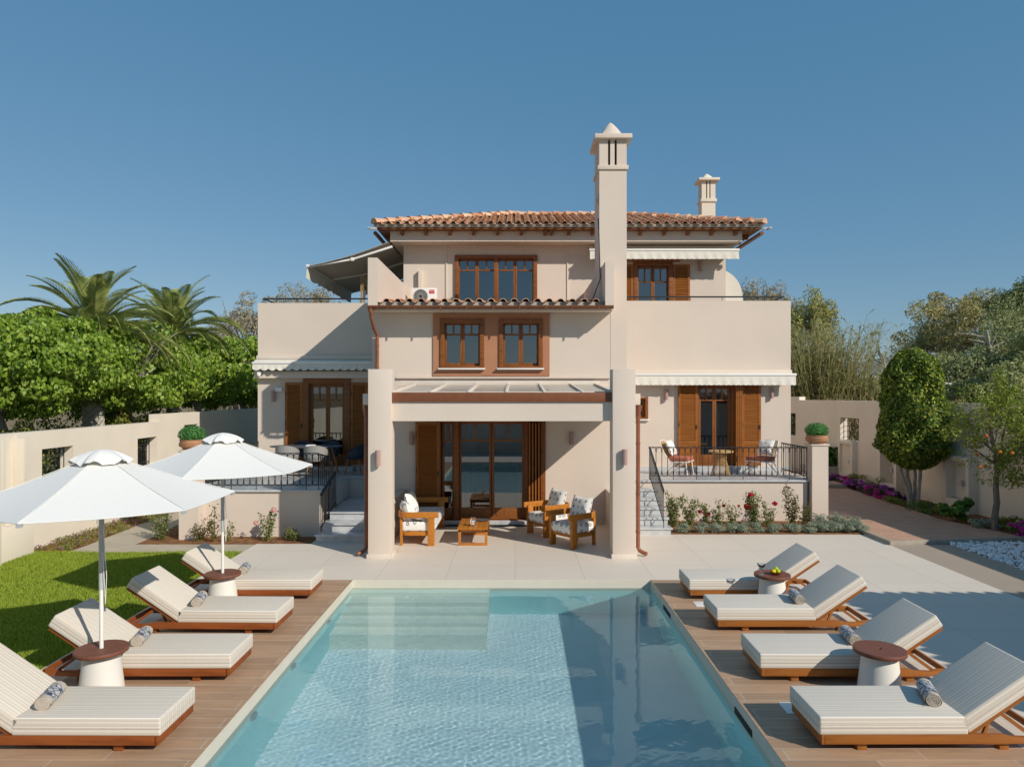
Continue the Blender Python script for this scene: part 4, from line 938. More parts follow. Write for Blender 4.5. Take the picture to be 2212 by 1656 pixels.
# lounge seating: front faces local -Y
def ucurve(w,d0,d1,rad,n=8):
    P=[(-w,d0),(-w,d1-rad)]
    P+=[(-w+rad-rad*cos(pi/2*i/n),d1-rad+rad*sin(pi/2*i/n)) for i in range(1,n+1)]
    P+=[(w-rad+rad*sin(pi/2*i/n),d1-rad+rad*cos(pi/2*i/n)) for i in range(1,n+1)]
    P+=[(w,d0)]; return P
def make_seat(name,label,cat,w,d,group=None,legback=True):
    r=thing(name,label,cat,(0,0,0),0,group); T=M['teak']
    for s in (-1,1):
        MB().box(s*w-.034,s*w+.034,-d-.075,-d+.065,0,.64).build('leg',T,r,.006)
        MB().box(s*(w-.06)-.03,s*(w-.06)+.03,d-.06,d-.005,0,.62).build('leg',T,r,.006)
    a=MB(); a.ribbon(ucurve(w+.03,-d-.16,d+.03,.22),.59,.71,.038); a.build('arm_rail',T,r,.006)
    a=MB(); a.ribbon(ucurve(w-.03,-d-.02,d-.01,.18),.21,.29,.035); a.box(-w+.03,w-.03,-d-.03,-d+.02,.22,.285); a.box(-w+.04,w-.04,-d,d-.06,.265,.29); a.build('seat_frame',T,r,.006)
    c=puffbox(-w+.02,w-.02,-d-.08,d-.04,.29,.50,.06); c.build('seat_cushion',M['print'],r,smooth=True,local=True)
    return r
def pillow_mesh(w,h,t):
    mb=MB(); n=12
    for sgn in (1,-1):
        b=len(mb.v)
        for j in range(n+1):
            for i in range(n+1):
                u=-1+2*i/n; v=-1+2*j/n; e=max(0,(1-u**4)*(1-v**4))**.6
                pin=1-.10*(1-abs(v)**1.5)*abs(u)**3; pin2=1-.10*(1-abs(u)**1.5)*abs(v)**3
                mb.v.append((u*w/2*pin,sgn*t/2*e,v*h/2*pin2))
        for j in range(n):
            for i in range(n): a=b+j*(n+1)+i; mb.f.append((a,a+1,a+n+2,a+n+1) if sgn<0 else (a,a+n+1,a+n+2,a+1))
    return mb
def pillow(x,y,z,rx,rz,w,h,t,label,mat='print',name='pillow',group=None):
    o=pillow_mesh(w,h,t).build(name,M[mat],None,smooth=True); o.location=(x,y,z); o.rotation_euler=(rx,0,rz); tag(o,label,'pillow',group); return o
sf=make_seat('sofa','teak sofa with hexagon print cushions on the left of the porch','sofa',1.05,.33); sf.location=(-2.10,15.95,0); sf.rotation_euler=(0,0,pi/2)
ac=make_seat('armchair','x','armchair',.33,.33,'teak armchairs in the porch')
place(ac,True,(1.26,15.05,0),radians(-52),'front teak armchair in the porch, nearest the right column')
place(ac,False,(.80,16.2,0),radians(-58),'rear teak armchair in the porch, beside the folded shutters')
pillow(-2.33,15.2,.66,radians(-14),pi/2+.35,.5,.46,.2,'white print pillow at the near end of the porch sofa')
pillow(-2.30,15.75,.76,radians(-16),pi/2-.15,.56,.52,.18,'grey white print pillow at the middle of the porch sofa')
pillow(-2.05,15.12,.56,radians(-70),pi/2+.5,.42,.4,.1,'flat white pillow lying on the near sofa seat')
def chair_pillow(x,y,a,lb):
    F=Vector((sin(a),-cos(a),0)); p=Vector((x,y,0))-F*.18; pillow(p.x,p.y,.74,radians(-18),a,.60,.54,.2,lb,group='back pillows of the porch armchairs')
chair_pillow(1.26,15.05,radians(-52),'large print pillow leaning in the front porch armchair'); chair_pillow(.80,16.2,radians(-58),'large print pillow leaning in the rear porch armchair')
t=thing('coffee_table','low slatted teak coffee table in the middle of the porch','coffee table',(-.90,15.5,0)); wl=(-.9,15.5)
for i in range(6): MB().box(-1.22+i*.107,-1.22+i*.107+.103,14.88,16.12,.335,.362).build('slat',M['teak'],t,.003)
for y in (14.93,16.03):
    b=MB(); 
    for x in (-1.20,-.64): b.box(x,x+.055,y,y+.045,.05,.33)
    b.box(-1.20,-.585,y,y+.045,0,.05); b.box(-1.20,-.585,y,y+.045,.285,.334); b.build('leg_frame',M['teak'],t,.004)
MB().box(-1.19,-1.16,14.98,16.03,.28,.333).box(-.63,-.6,14.98,16.03,.28,.333).build('side_rail',M['teak'],t)
j=thing('glass_jar','clear glass jar of white shells on the coffee table','jar',(-.90,15.18,.363)); jl=list(j['wl']); j['wl']=[0,0,0]
MB().lathe([(.06,0),(.068,.02),(.068,.11),(.05,.15),(.05,.17),(.062,.19)],(0,0,0),18,True,False).build('jar_body',M['clear'],j,smooth=True)
s=MB()
for i in range(26): a=random.uniform(0,6.28); r_=random.uniform(0,.042); s.sphere((r_*cos(a),r_*sin(a),random.uniform(.02,.12)),random.uniform(.01,.017),6,4)
s.build('shells',M['white'],j); j['wl']=jl
o=MB().lathe([(.02,0),(.12,.004),(.15,.018),(.145,.02),(.1,.009)],(0,0,0),24,True,True).build('dish',M['slate'],None,smooth=True); o.location=(-.72,15.85,.363); tag(o,'dark shallow dish at the back of the coffee table','dish')
# right terrace chairs
def make_patio_chair():
    r=thing('patio_chair','x','chair',(0,0,0),0,'white framed chairs on the right terrace')
    f=MB()
    for s in (-1,1):
        f.tube([(s*.30,-.30,.40),(s*.31,-.36,.0)],[.016,.011],8); f.tube([(s*.30,-.36,.38),(s*.29,.10,.36),(s*.24,.30,.60),(s*.22,.42,.90)],.014,8)
        f.tube([(s*.29,.02,.37),(s*.32,.40,.0)],[.016,.011],8); f.tube([(s*.30,-.30,.395),(s*.31,.28,.0)],.012,8)
    f.tube([(-.30,-.36,.38),(.30,-.36,.38)],.014,8); f.tube([(-.22,.42,.90),(.22,.42,.90)],.014,8); f.tube([(-.29,.10,.36),(.29,.10,.36)],.014,8)
    f.build('frame',M['white'],r,smooth=True)
    b=MB()
    for i in range(17):
        x=-.25+.5*i/16; k=.88; b.tube([(x*1.08,.12,.375),(x*.98,.30,.60),(x*k,.415,.89)],.010,5)
    b.build('rope_back',M['rope'],r)
    puffbox(-.28,.28,-.36,.16,.385,.50,.03).build('seat_cushion',M['cushion_red'],r,smooth=True,local=True); return r
pc=make_patio_chair()
place(pc,True,(4.30,18.85,TZ),radians(62),'white patio chair at the left end of the right terrace')
place(pc,False,(6.58,18.9,TZ),radians(-50),'white patio chair at the right end of the right terrace, beside the railing')
def pp(x,y,a,lb):
    F=Vector((sin(a),-cos(a),0)); p=Vector((x,y,0))-F*.16; pillow(p.x,p.y,TZ+.72,radians(-24),a,.46,.44,.15,lb,'print2',group='brown dotted pillows on the patio chairs')
pp(4.30,18.85,radians(62),'white dotted pillow on the left patio chair'); pp(6.58,18.9,radians(-50),'white dotted pillow on the right patio chair')
t=thing('wicker_table','round wicker side table between the two patio chairs','side table',(5.45,18.85,TZ))
tl_=list(t['wl']); t['wl']=[0,0,0]
MB().lathe([(.30,.60),(.33,.61),(.33,.64),(.32,.65)],(0,0,0),28).build('table_top',M['rope'],t,smooth=True)
b=MB()
for i in range(44):
    a=2*pi*i/44; b.tube([(.25*cos(a),.25*sin(a),0.0),(.14*cos(a),.14*sin(a),.42),(.17*cos(a),.17*sin(a),.60)],.006,4)
b.lathe([(.25,0),(.26,.01),(.25,.02)],(0,0,0),24,False,False); b.lathe([(.14,.41),(.145,.42),(.14,.43)],(0,0,0),24,False,False); b.build('wicker_base',M['rope'],t); t['wl']=tl_
# dining set
t=thing('dining_table','long oval slate topped dining table on the left terrace','dining table',(-5.6,19.05,TZ)); tl_=list(t['wl']); t['wl']=[0,0,0]
P=[(1.05*cos(a)*(abs(cos(a))**-.25 if abs(cos(a))>.2 else 1)*.93,.45*sin(a)) for a in np.linspace(0,2*pi,40,endpoint=False)]
P=[(max(-1.05,min(1.05,x)),y) for x,y in P]
MB().prism(P,'z',.735,.76).build('table_top',M['slate'],t,.004)
for sx in (-1,1):
    for sy in (-1,1): MB().tube([(sx*.62,sy*.2,.735),(sx*.78,sy*.30,0)],[.035,.022],10).build('leg',M['oak'],t)
MB().box(-.7,.7,-.05,.05,.68,.734).build('apron',M['oak'],t); t['wl']=tl_
def make_shell(mat):
    r=thing('shell_chair','x','chair',(0,0,0),0,'shell chairs round the dining table')
    m=MB(); n=14;k=9;b=0
    for i in range(n+1):
        u=-1+2*i/n; a=u*radians(118)
        for j in range(k+1):
            v=j/k; rr=.10+(.27-.10)*min(1,v*2)+.02*v; hgt=.43+ (.38*(cos(a*.5)**1.2)*max(0,v-.4)/.6+.02)*(1 if v>.4 else 0); 
            m.v.append((rr*sin(a)*1.05,rr*cos(a)*.98+.02,hgt))
    for i in range(n):
        for j in range(k): a=i*(k+1)+j; m.f.append((a,a+1,a+k+2,a+k+1))
    b=len(m.v)
    for q in list(m.v): m.v.append((q[0]*.96,q[1]*.96,q[2]+.008))
    for i in range(n):
        for j in range(k): a=b+i*(k+1)+j; m.f.append((a,a+k+1,a+k+2,a+1))
    m.lathe([(.12,.425),(.26,.43),(.265,.45),(.2,.445)],(0,0,0),22,True,True)
    m.build('shell',M[mat],r,smooth=True,local=True)
    for sx in (-1,1):
        for sy in (-1,1): MB().tube([(sx*.14,sy*.13,.43),(sx*.23,sy*.22,0)],[.017,.011],8).build('leg',M['oak'],r,smooth=True,local=True)
    return r
sg=make_shell('shell_grey'); sn=make_shell('shell_navy')
place(sg,True,(-5.88,18.35,TZ),radians(180)-.0,'left of the two grey shell chairs with backs to the pool')
place(sg,False,(-5.15,18.35,TZ),radians(180)+.1,'right of the two grey shell chairs with backs to the pool')
place(sg,False,(-6.95,18.75,TZ),radians(100),'grey shell chair at the left head of the dining table')
place(sn,True,(-4.32,18.95,TZ),radians(-80),'navy shell chair at the right end of the dining table')
place(sn,False,(-5.9,19.62,TZ),0.05,'left navy shell chair behind the dining table'); place(sn,False,(-5.15,19.62,TZ),-.1,'right navy shell chair behind the dining table')
o=MB().box(-.12,.12,-.09,.09,0,.02).box(-.1,.1,-.07,.08,.021,.035).build('magazines',M['white'],None); o.location=(-5.45,18.95,TZ+.762); tag(o,'small stack of pale papers on the dining table','papers')
# air conditioner
a=thing('air_conditioner','white outdoor air conditioner with red badge on the lower roof','air conditioner',(-2.68,21.0,5.78))
MB().box(-3.05,-2.31,20.85,21.2,5.78,6.29).build('casing',M['white'],a,.015)
g=MB(); cx,cz=-2.78,6.04
for rr in (.06,.10,.14,.18,.21): 
    pts=[(cx+rr*cos(q),20.843,cz+rr*sin(q)) for q in np.linspace(0,2*pi,25)]; g.tube(pts,.004,4,False)
for i in range(18):
    q=2*pi*i/18; g.tube([(cx+.05*cos(q),20.842,cz+.05*sin(q)),(cx+.13*cos(q+.35),20.838,cz+.13*sin(q+.35)),(cx+.215*cos(q+.5),20.842,cz+.215*sin(q+.5))],.005,4)
g.build('fan_grille',M['grey_metal'],a)
MB().add([(cx+.2*cos(q),20.847,cz+.2*sin(q)) for q in np.linspace(0,2*pi,24,endpoint=False)],[tuple(range(24))]).build('fan_opening',M['dark'],a)
bd=MB().box(-2.52,-2.37,20.838,20.849,6.13,6.23).build('badge',M['red'],a)
fc=bpy.data.curves.new('t','FONT'); fc.body='TCL'; fc.size=.075; fc.extrude=.001; fc.align_x='CENTER'; fc.align_y='CENTER'
fo=bpy.data.objects.new('t',fc); COL.objects.link(fo); fo.rotation_euler=(pi/2,0,0); fo.location=(-2.445,20.835,6.18); bpy.context.view_layer.update()
me=bpy.data.meshes.new_from_object(fo.evaluated_get(bpy.context.evaluated_depsgraph_get())); me.transform(fo.matrix_world); bpy.data.objects.remove(fo)
link_mesh('lettering',me,M['white'],bd)
# ================================================================ GARDEN WALLS
def grille(mb,P,Q,z0,z1,n=7,mode=0):
    P=Vector((*P,0));Q=Vector((*Q,0)); d=Q-P
    for i in range(n+1):
        c=P+d*(i/n); mb.box(c.x-.008,c.x+.008,c.y-.008,c.y+.008,z0,z1)
    for z in ((z0+.05,z0+.12,z1-.2,z1-.05) if mode==0 else np.linspace(z0+.12,z1-.12,4)): mb.beam((P.x,P.y,z),(Q.x,Q.y,z),.014,.014)
    if mode==0:
        d.normalize()
        for i in range(n): c=P+(Q-P)*((i+.5)/n); arc(mb,(c.x,c.y,z1-.125),.055,0,2*pi,(d.x,d.y),.006,10)
gw=thing('garden_wall','long cream rendered garden wall with barred openings, left of the lawn','garden wall',(-10.1,15,0))
w_=MB(); xw0,xw1=-10.27,-9.97
def ywall(mb,x0,x1,y0,y1,z0,z1,holes):
    s=MB(); wallpanel(s,y0,y1,z0,z1,x0,x1,holes); b=len(mb.v); mb.add([(v[1],v[0],v[2]) for v in s.v],s.f)
hl=[(14.96,16.02,1.2,2.02),(18.75,19.75,1.2,2.0)]
ywall(w_,xw0,xw1,-3,19.9,-.1,2.395,hl); ywall(w_,xw0,xw1,19.9,34,-.1,2.61,[(21.4,22.3,1.25,2.24)])
w_.build('wall',M['gardenwall'],gw)
w_=MB(); w_.box(-9.97,-9.72,13.3,14.35,-.1,.62); w_.box(-9.97,-9.78,13.5,13.62,.62,2.3); w_.box(-9.97,-9.78,14.1,14.22,.62,2.3); w_.box(-9.97,-9.62,9.0,13.3,-.1,2.395); w_.build('lamp_niche',M['gardenwall'],gw,.01)
b=MB(); b.lathe([(.06,0),(.065,.01),(.065,.10),(.05,.15),(.02,.18)],(-9.85,13.9,.9),14); b.lathe([(.05,-.08),(.07,0)],(-9.85,13.9,.9),14); b.build('niche_lamp',M['grey_metal'],gw)
for y0,y1,z0,z1 in ((14.96,16.02,1.2,2.02),(18.75,19.75,1.2,2.0),(21.4,22.3,1.25,2.24)):
    b=MB(); grille(b,(-10.18,y0),(-10.18,y1),z0,z1); b.build('window_grille',M['iron'],gw)
MB().box(-9.965,-9.955,16.9,16.93,.1,.5).build('drain_pipe',M['grey_metal'],gw)
gr=thing('garden_wall','cream rendered garden wall with two barred openings and lamp niches, right of the brick path','garden wall',(12.2,20,0))
pts=[(12.1,-3),(12.1,13),(12.1,17),(12.1,22),(12.0,24.5),(11.85,26.2),(11.2,28),(10.6,29.6),(9.9,32),(9.0,35)]
hs2={3:[(.0,.0,0,0)],}
w_=MB()
def seg_wall(mb,p,q,z1,holes=(),th=.3):
    p=Vector((*p,0));q=Vector((*q,0)); Ls=(q-p).length; s=MB(); wallpanel(s,0,Ls,-.1,z1,0,th,holes)
    a=math.atan2(q.y-p.y,q.x-p.x); s.xf(Matrix.Translation(p)@Matrix.Rotation(a,4,'Z')@Matrix.Translation((0,-th,0))); mb.add(s.v,s.f)
for i,(p,q) in enumerate(zip(pts[:-1],pts[1:])):
    zt=2.93 if i<6 else 3.06
    Ls=math.dist(p,q); seg_wall(w_,p,q,zt,[(.25,1.45,1.5,2.32)] if i==4 else ([(.2,1.3,1.5,2.4)] if i==6 else ()))
w_.build('wall',M['gardenwall'],gr)
for (x,y) in ((11.95,25.4),(11.85,22.35),(12.0,19.1),(12.0,15.0)):
    b=MB(); b.box(x-.16,12.12,y-.55,y-.42,0,1.5); b.box(x-.16,12.12,y+.42,y+.55,0,1.5); b.box(x-.16,12.12,y-.42,y+.42,1.38,1.5); b.box(x-.16,12.12,y-.42,y+.42,0,.35); b.build('lamp_niche',M['gardenwall'],gr,.008)
    b=MB(); b.lathe([(.05,0),(.05,.12),(.02,.17)],(x,y,.7),12); b.build('niche_lamp',M['grey_metal'],gr)
for i,m_,z0,z1,(a,b_) in ((4,1,1.5,2.32,(.25,1.45)),(6,0,1.5,2.4,(.2,1.3))):
    p,q=Vector(pts[i]),Vector(pts[i+1]); d=(q-p).normalized(); nn=Vector((d.y,-d.x))*.14
    b=MB(); P=p+d*a+nn;Q=p+d*b_+nn; grille(b,P,Q,z0,z1,5 if m_ else 8,m_); b.build('window_grille',M['iron'],gr)
MB().box(10.75,12.0,25.9,26.8,0,.52).build('planter_wall',M['kerb'],gr,.01)
gb=thing('garden_wall','cream garden wall far behind the camera, closing the pool garden','garden wall',(0,-3,0))
MB().box(-9.95,12.0,-3.3,-3.0,-.1,2.1).build('wall',M['gardenwall'],gb)
# pavilion out to the right whose tiled eave shades the terrace
pv=thing('pavilion','cream garden pavilion with clay tile eave, right of the near loungers','pavilion',(10.5,3,0))
MB().box(9.4,11.9,-2.5,7.5,0,2.75).build('wall',M['stucco'],pv)
MB().add([(8.8,8.1,2.92),(12,8.1,2.92),(12,-3,2.92),(8.8,-3,2.92),(12,5,3.9),(12,-3,3.9)],[(0,1,2,3),(0,4,1),(0,3,5,4)]).build('roof',M['mortar'],pv)
t_=MB()
for k in range(41):
    y=8.1-.27*k; t_.tube([(8.66,y,3.0),(9.3,y,3.18)],[.09,.08],8)
for k in range(13):
    x=8.75+.27*k; t_.tube([(x,8.24,3.0),(x,7.6,3.18)],[.09,.08],8)
t_.build('roof_tiles',M['tile'],pv)
# pots
def pot(x,y,z,lb,lb2):
    p=thing('potted_plant',lb,'potted plant',(x,y,z)); wl=list(p['wl']); p['wl']=[0,0,0]
    b=MB(); b.lathe([(.17,0),(.19,.02),(.26,.08),(.27,.12),(.25,.17),(.24,.185),(.265,.20),(.265,.215),(.22,.215),(.2,.17)],(0,0,0),32,True,True); po=b.build('pot_body',M['terra_pot'],p,smooth=True)
    g=MB()
    for zz in (.075,.095,.115,.135,.155): g.lathe([(.262+.008*sin(zz*40),zz-.004),(.276,zz),(.262+.008*sin(zz*40),zz+.004)],(0,0,0),32,False,False)
    g.build('pot_ribs',M['terra_pot'],po,smooth=True)
    leaves('foliage',(0,0,.33),(.285,.285,.2),2600,.035,'leaf_basil',parent=p,shell=.75,core=.22); p['wl']=wl
# ================================================================ PLANTS
HANG=0
def leafquads(C,size,up=.3,nrm=None,aspect=.55,rng=RNG):
    n=len(C); s=size*rng.uniform(.6,1.25,n)[:,None]
    d=rng.normal(size=(n,3)); 
    if nrm is not None: d=d*.75+nrm*.9
    d[:,2]+=up; d/=np.linalg.norm(d,axis=1)[:,None]          # leaf normal
    a=rng.normal(size=(n,3)); a-= (a*d).sum(1)[:,None]*d; a/=np.linalg.norm(a,axis=1)[:,None]; a[:,2]-=.25+HANG; a/=np.linalg.norm(a,axis=1)[:,None]
    b=np.cross(d,a); b/=np.linalg.norm(b,axis=1)[:,None]
    V=np.empty((n,4,3)); V[:,0]=C-a*s*.5; V[:,2]=C+a*s*.5; V[:,1]=C+b*s*aspect*.5+d*s*.10-a*s*.06; V[:,3]=C-b*s*aspect*.5+d*s*.10-a*s*.06
    return V.reshape(-1,3)
def ell_points(n,c,r,shell=.8,clumps=0,cs=.25,rng=RNG,flat=None):
    if clumps:
        d=rng.normal(size=(clumps,3)); d/=np.linalg.norm(d,axis=1)[:,None]
        q=d*(shell+(1-shell)*rng.uniform(size=(clumps,1)))*rng.uniform(.82,1.08,(clumps,1))
        k=rng.integers(0,clumps,n); p=rng.normal(size=(n,3)); p/=np.linalg.norm(p,axis=1)[:,None]; p*=rng.uniform(.35,1,(n,1))**.5
        P=q[k]+p*cs*rng.uniform(.7,1.3,clumps)[k][:,None]; N=p+q[k]*.5
    else:
        d=rng.normal(size=(n,3)); d/=np.linalg.norm(d,axis=1)[:,None]; P=d*(shell+(1-shell)*rng.uniform(size=(n,1))**.5)*rng.uniform(.93,1.05,(n,1)); N=d
    if flat is not None: P[:,2]=np.maximum(P[:,2],flat)
    return P*np.array(r)+np.array(c),N/np.linalg.norm(N,axis=1)[:,None]
def leaves(name,c,r,n,size,mat,label=None,cat=None,parent=None,shell=.7,clumps=0,cs=.25,core=0,up=.3,aspect=.55,flat=None,group=None,extra=None,kind=None):
    P,N=ell_points(n,c,r,shell,clumps,cs,flat=flat)
    if extra is not None: P=np.vstack([P,extra[0]]); N=np.vstack([N,extra[1]])
    V=leafquads(P,size,up,N,aspect); F=np.arange(len(V),dtype=np.int32).reshape(-1,4)
    if core:
        s=MB(); s.sphere(c,1,12,8,tuple(k*core/.3 if 0 else k*.72 for k in r)); b=len(V); V=np.vstack([V,np.array(s.v)]); F=np.vstack([F,np.array([f if len(f)==4 else f[:4] for f in s.f if len(f)>=4],dtype=np.int32)+b])
    o=arr_mesh(name,V,F,M[mat],parent); tag(o,label,cat,group,kind); return o
def branch(mb,p,q,r0,r1,wob=.08,n=5):
    p=Vector(p);q=Vector(q); pts=[p.lerp(q,i/n)+Vector((random.uniform(-1,1),random.uniform(-1,1),0))*wob*(0<i<n)*(q-p).length*.3 for i in range(n+1)]
    mb.tube(pts,[r0+(r1-r0)*i/n for i in range(n+1)],7); return pts
def tree(name,label,cat,base,c,r,n,size,mat,trunk='bark',tr=.12,limbs=7,clumps=60,cs=.25,shell=.75,up=.3,aspect=.55,flat=None,group=None,stems=1,twigs=0):
    t=thing(name,label,cat,base,0,group); b=Vector(base); cv=Vector(c); m=MB()
    for s in range(stems):
        o=Vector((random.uniform(-.15,.15),random.uniform(-.15,.15),0))*(stems>1); top=Vector((c[0],c[1],c[2]-r[2]*.55))+o*3
        branch(m,b+o*.7,top,tr/(stems**.4),tr*.7/(stems**.4),.06)
        for i in range(max(2,limbs//stems)):
            a=2*pi*i/max(2,limbs//stems)+random.uniform(-.4,.4); h=random.uniform(-.25,.75)
            e=cv+Vector((cos(a)*r[0]*.75*random.uniform(.6,1),sin(a)*r[1]*.75*random.uniform(.6,1),r[2]*h)); P=branch(m,top.lerp(b,random.uniform(0,.2)),e,tr*.45/(stems**.4),tr*.12,.12)
            for q in range(3):
                e2=e.lerp(P[3],random.uniform(0,.6))+Vector((random.uniform(-1,1)*r[0]*.3,random.uniform(-1,1)*r[1]*.3,random.uniform(0,1)*r[2]*.4)); branch(m,P[random.randint(2,4)],e2,tr*.15,tr*.05,.12,3)
    m.build('trunk',M[trunk],t,smooth=True)
    leaves('crown',c,r,n,size,mat,parent=t,shell=shell,clumps=clumps,cs=cs,up=up,aspect=aspect,flat=flat); return t
pot(-7.18,15.78,1.955,'round green basil in a ribbed terracotta pot on the left pier, behind the far parasol','')
pot(7.56,17.8,1.935,'round green basil in a ribbed terracotta pot on the right terrace pier','')
# lawn blades
def blades(name,x0,x1,y0,y1,z,n,h,mat,w=.006,label=None,mask=None):
    P=np.stack([RNG.uniform(x0,x1,n),RNG.uniform(y0,y1,n),np.full(n,z)],-1)
    if mask is not None: P=P[mask(P)]; n=len(P)
    a=RNG.uniform(0,2*pi,n); H=h*RNG.uniform(.5,1.2,n)*(1+.35*np.sin(P[:,0]*1.9+1)*np.sin(P[:,1]*2.3)); lean=RNG.normal(size=(n,2))*.45*H[:,None]
    A=P.copy();B=P.copy();T=P.copy(); A[:,0]+=np.cos(a)*w;A[:,1]+=np.sin(a)*w;B[:,0]-=np.cos(a)*w;B[:,1]-=np.sin(a)*w; T[:,:2]+=lean; T[:,2]+=H
    V=np.stack([A,B,T],1).reshape(-1,3); F=np.arange(len(V),dtype=np.int32).reshape(-1,3); o=arr_mesh(name,V,F,M[mat]); tag(o,label,None,None,'stuff'); return o
blades('grass',-9.95,-5.52,4.5,14.47,-.03,150000,.042,'grass',.0055,'short green lawn grass left of the pool')
# pebbles
n=4200; P=np.stack([RNG.uniform(9.22,12.0,n),RNG.uniform(10.8,15.3,n),RNG.uniform(-.03,.015,n)],-1)
ico=[(1,0,0),(-1,0,0),(0,1,0),(0,-1,0),(0,0,1),(0,0,-1),(.6,.6,.55),(-.6,.6,.5),(.6,-.6,.5),(-.6,-.6,.55)]
bmx=bmesh.new(); bmesh.ops.create_icosphere(bmx,subdivisions=1,radius=1); bmx.verts.ensure_lookup_table(); iv=np.array([v.co[:] for v in bmx.verts]); ifc=np.array([[v.index for v in f.verts] for f in bmx.faces]); bmx.free()
sz=RNG.uniform(.022,.045,(n,1,1))*RNG.uniform(.6,1.2,(n,1,3)); V=(iv[None]*sz*(1+RNG.normal(size=(n,len(iv),1))*.08)+P[:,None]).reshape(-1,3); F=(ifc[None]+(np.arange(n)*len(iv))[:,None,None]).reshape(-1,3)
o=arr_mesh('pebbles',V,F,M['pebble']); tag(o,'bed of white pebbles beside the beige side path',None,None,'stuff')
# ground cover by the left wall and dry grass on the bank
def gcover(name,x0,x1,y0,y1,z,n,size,mat,label,mask=None):
    P=np.stack([RNG.uniform(x0,x1,n),RNG.uniform(y0,y1,n),z+RNG.uniform(0,.09,n)],-1)
    keep=(np.sin(P[:,0]*5+np.sin(P[:,1]*3))*np.sin(P[:,1]*4.1)+RNG.normal(size=n)*.5)>-.15; P=P[keep]
    V=leafquads(P,size,.8); o=arr_mesh(name,V,np.arange(len(V),dtype=np.int32).reshape(-1,4),M[mat]); tag(o,label,None,None,'stuff'); return o
gcover('ground_cover',-9.95,-9.1,14.5,22,-.02,9000,.05,'leaf_bush','patchy low ground cover between the left wall and the concrete path')
gcover('purple_ground_cover',-9.9,-9.1,14.5,21,.0,1200,.04,'pet_purple','thin purple stems over the ground cover by the left wall')

HANG=.9
# mulberry row beyond the left wall
G='pruned mulberry trees behind the left wall'
for i,(x,y,rx,ry,rz,zc,n,lb) in enumerate(((-12.4,16.9,2.6,2.7,1.32,3.95,72000,'large leafed green mulberry tree nearest the camera, left edge of the photo'),(-11.95,21.5,2.3,3.0,1.36,3.95,30000,'green mulberry tree second from the camera, right of the palm trunk'),(-11.9,26.2,2.1,2.5,1.36,4.0,20000,'green mulberry tree third in the row behind the left wall'),(-12.0,30.8,2.2,2.3,1.5,4.1,20000,'farthest green mulberry tree, touching the left wing of the villa'))):
    tree('mulberry_tree',lb,'tree',(x+.9,y-.3,-.1),(x,y,zc),(rx,ry,rz),n,(.108,.115,.135,.15)[i],'leaf_mulb','bark_pale',.17,8,170,.20,.72,.35,.8,None,G)
HANG=0
# palms
def palm(x,y,zc,nf,Lf,lb,tr,seed):
    rg=random.Random(seed); p=thing('palm_tree',lb,'palm tree',(x,y,-.1),0,'date palms behind the left wall'); 
    m=MB(); prof=[]; K=26
    for i in range(K*2+1): z=-.1+(zc-.3)*i/(K*2); prof.append((tr*(1.0+.10*(i%2)+ (.25 if i>K*1.7 else 0)),z))
    n_=20
    for i,(r0,z0) in enumerate(prof):
        for k in range(n_): a=2*pi*k/n_; r_=tr*(1.0+.13*((k+i)%2)+(.2 if i>K*1.7 else 0)); m.v.append((x+r_*cos(a),y+r_*sin(a),z0+.02*((k+i)%2)))
    for i in range(len(prof)-1):
        for k in range(n_): m.f.append((i*n_+k,i*n_+(k+1)%n_,(i+1)*n_+(k+1)%n_,(i+1)*n_+k))
    tr_=m.build('trunk',M['bark_pale'],p)
    V=[];F=[];R_=MB()
    for f in range(nf):
        el=radians([78,60,44,30,16,4][f*6//nf]+rg.uniform(-8,8)); az=f*2.399+rg.uniform(-.2,.2); Ln=Lf*rg.uniform(.85,1.1)*(.86 if el>1 else (.95 if el>.7 else 1.08))
        pts=[];pos=Vector((x,y,zc)); e=el; n=26
        for i in range(n+1):
            pts.append(pos.copy()); e-=(radians(4.2)*(i/n+.25))*(1.1 if el<.9 else .65); pos=pos+Vector((cos(e)*cos(az),cos(e)*sin(az),sin(e)))*Ln/n
        R_.tube(pts[::3]+[pts[-1]],[.03*(1-.8*i/9) for i in range(len(pts[::3])+1)],5)
        for i in range(3,n):
            for hh in (0,.5):
                q=pts[i].lerp(pts[i+1],hh); d=(pts[i+1]-pts[i]).normalized(); side=d.cross(Vector((0,0,1)));
                if side.length<.05: side=Vector((-sin(az),cos(az),0))
                side.normalize(); upv=side.cross(d).normalized(); t_=(i+hh)/n; LL=.40*math.sin(pi*min(1,.12+t_*.86))**.7*Lf/2.6*rg.uniform(.85,1.1)
                for s in (-1,1):
                    dr=(side*s*.75+d*.85+upv*(.42 if el>0 else .25)+Vector((0,0,-.12))).normalized(); w_=d*.012
                    tip=q+dr*LL; b=len(V); V+=[q-w_,q+w_,q+dr*LL*.6+w_*.9+Vector((0,0,-.0)),tip+Vector((0,0,-.04))]; F.append((b,b+1,b+2,b+3))
    V=np.array([tuple(v) for v in V]);F=np.array(F,dtype=np.int32); arr_mesh('crown',V,F,M['leaf_palm'],p); R_.build('frond_ribs',M['leaf_palm'],p)
palm(-12.0,20.2,4.9,60,2.6,'tall date palm with thick trunk, left of the two palms',.25,5)
palm(-12.1,25.2,5.3,54,2.7,'date palm farther back, right of the two palms',.24,9)
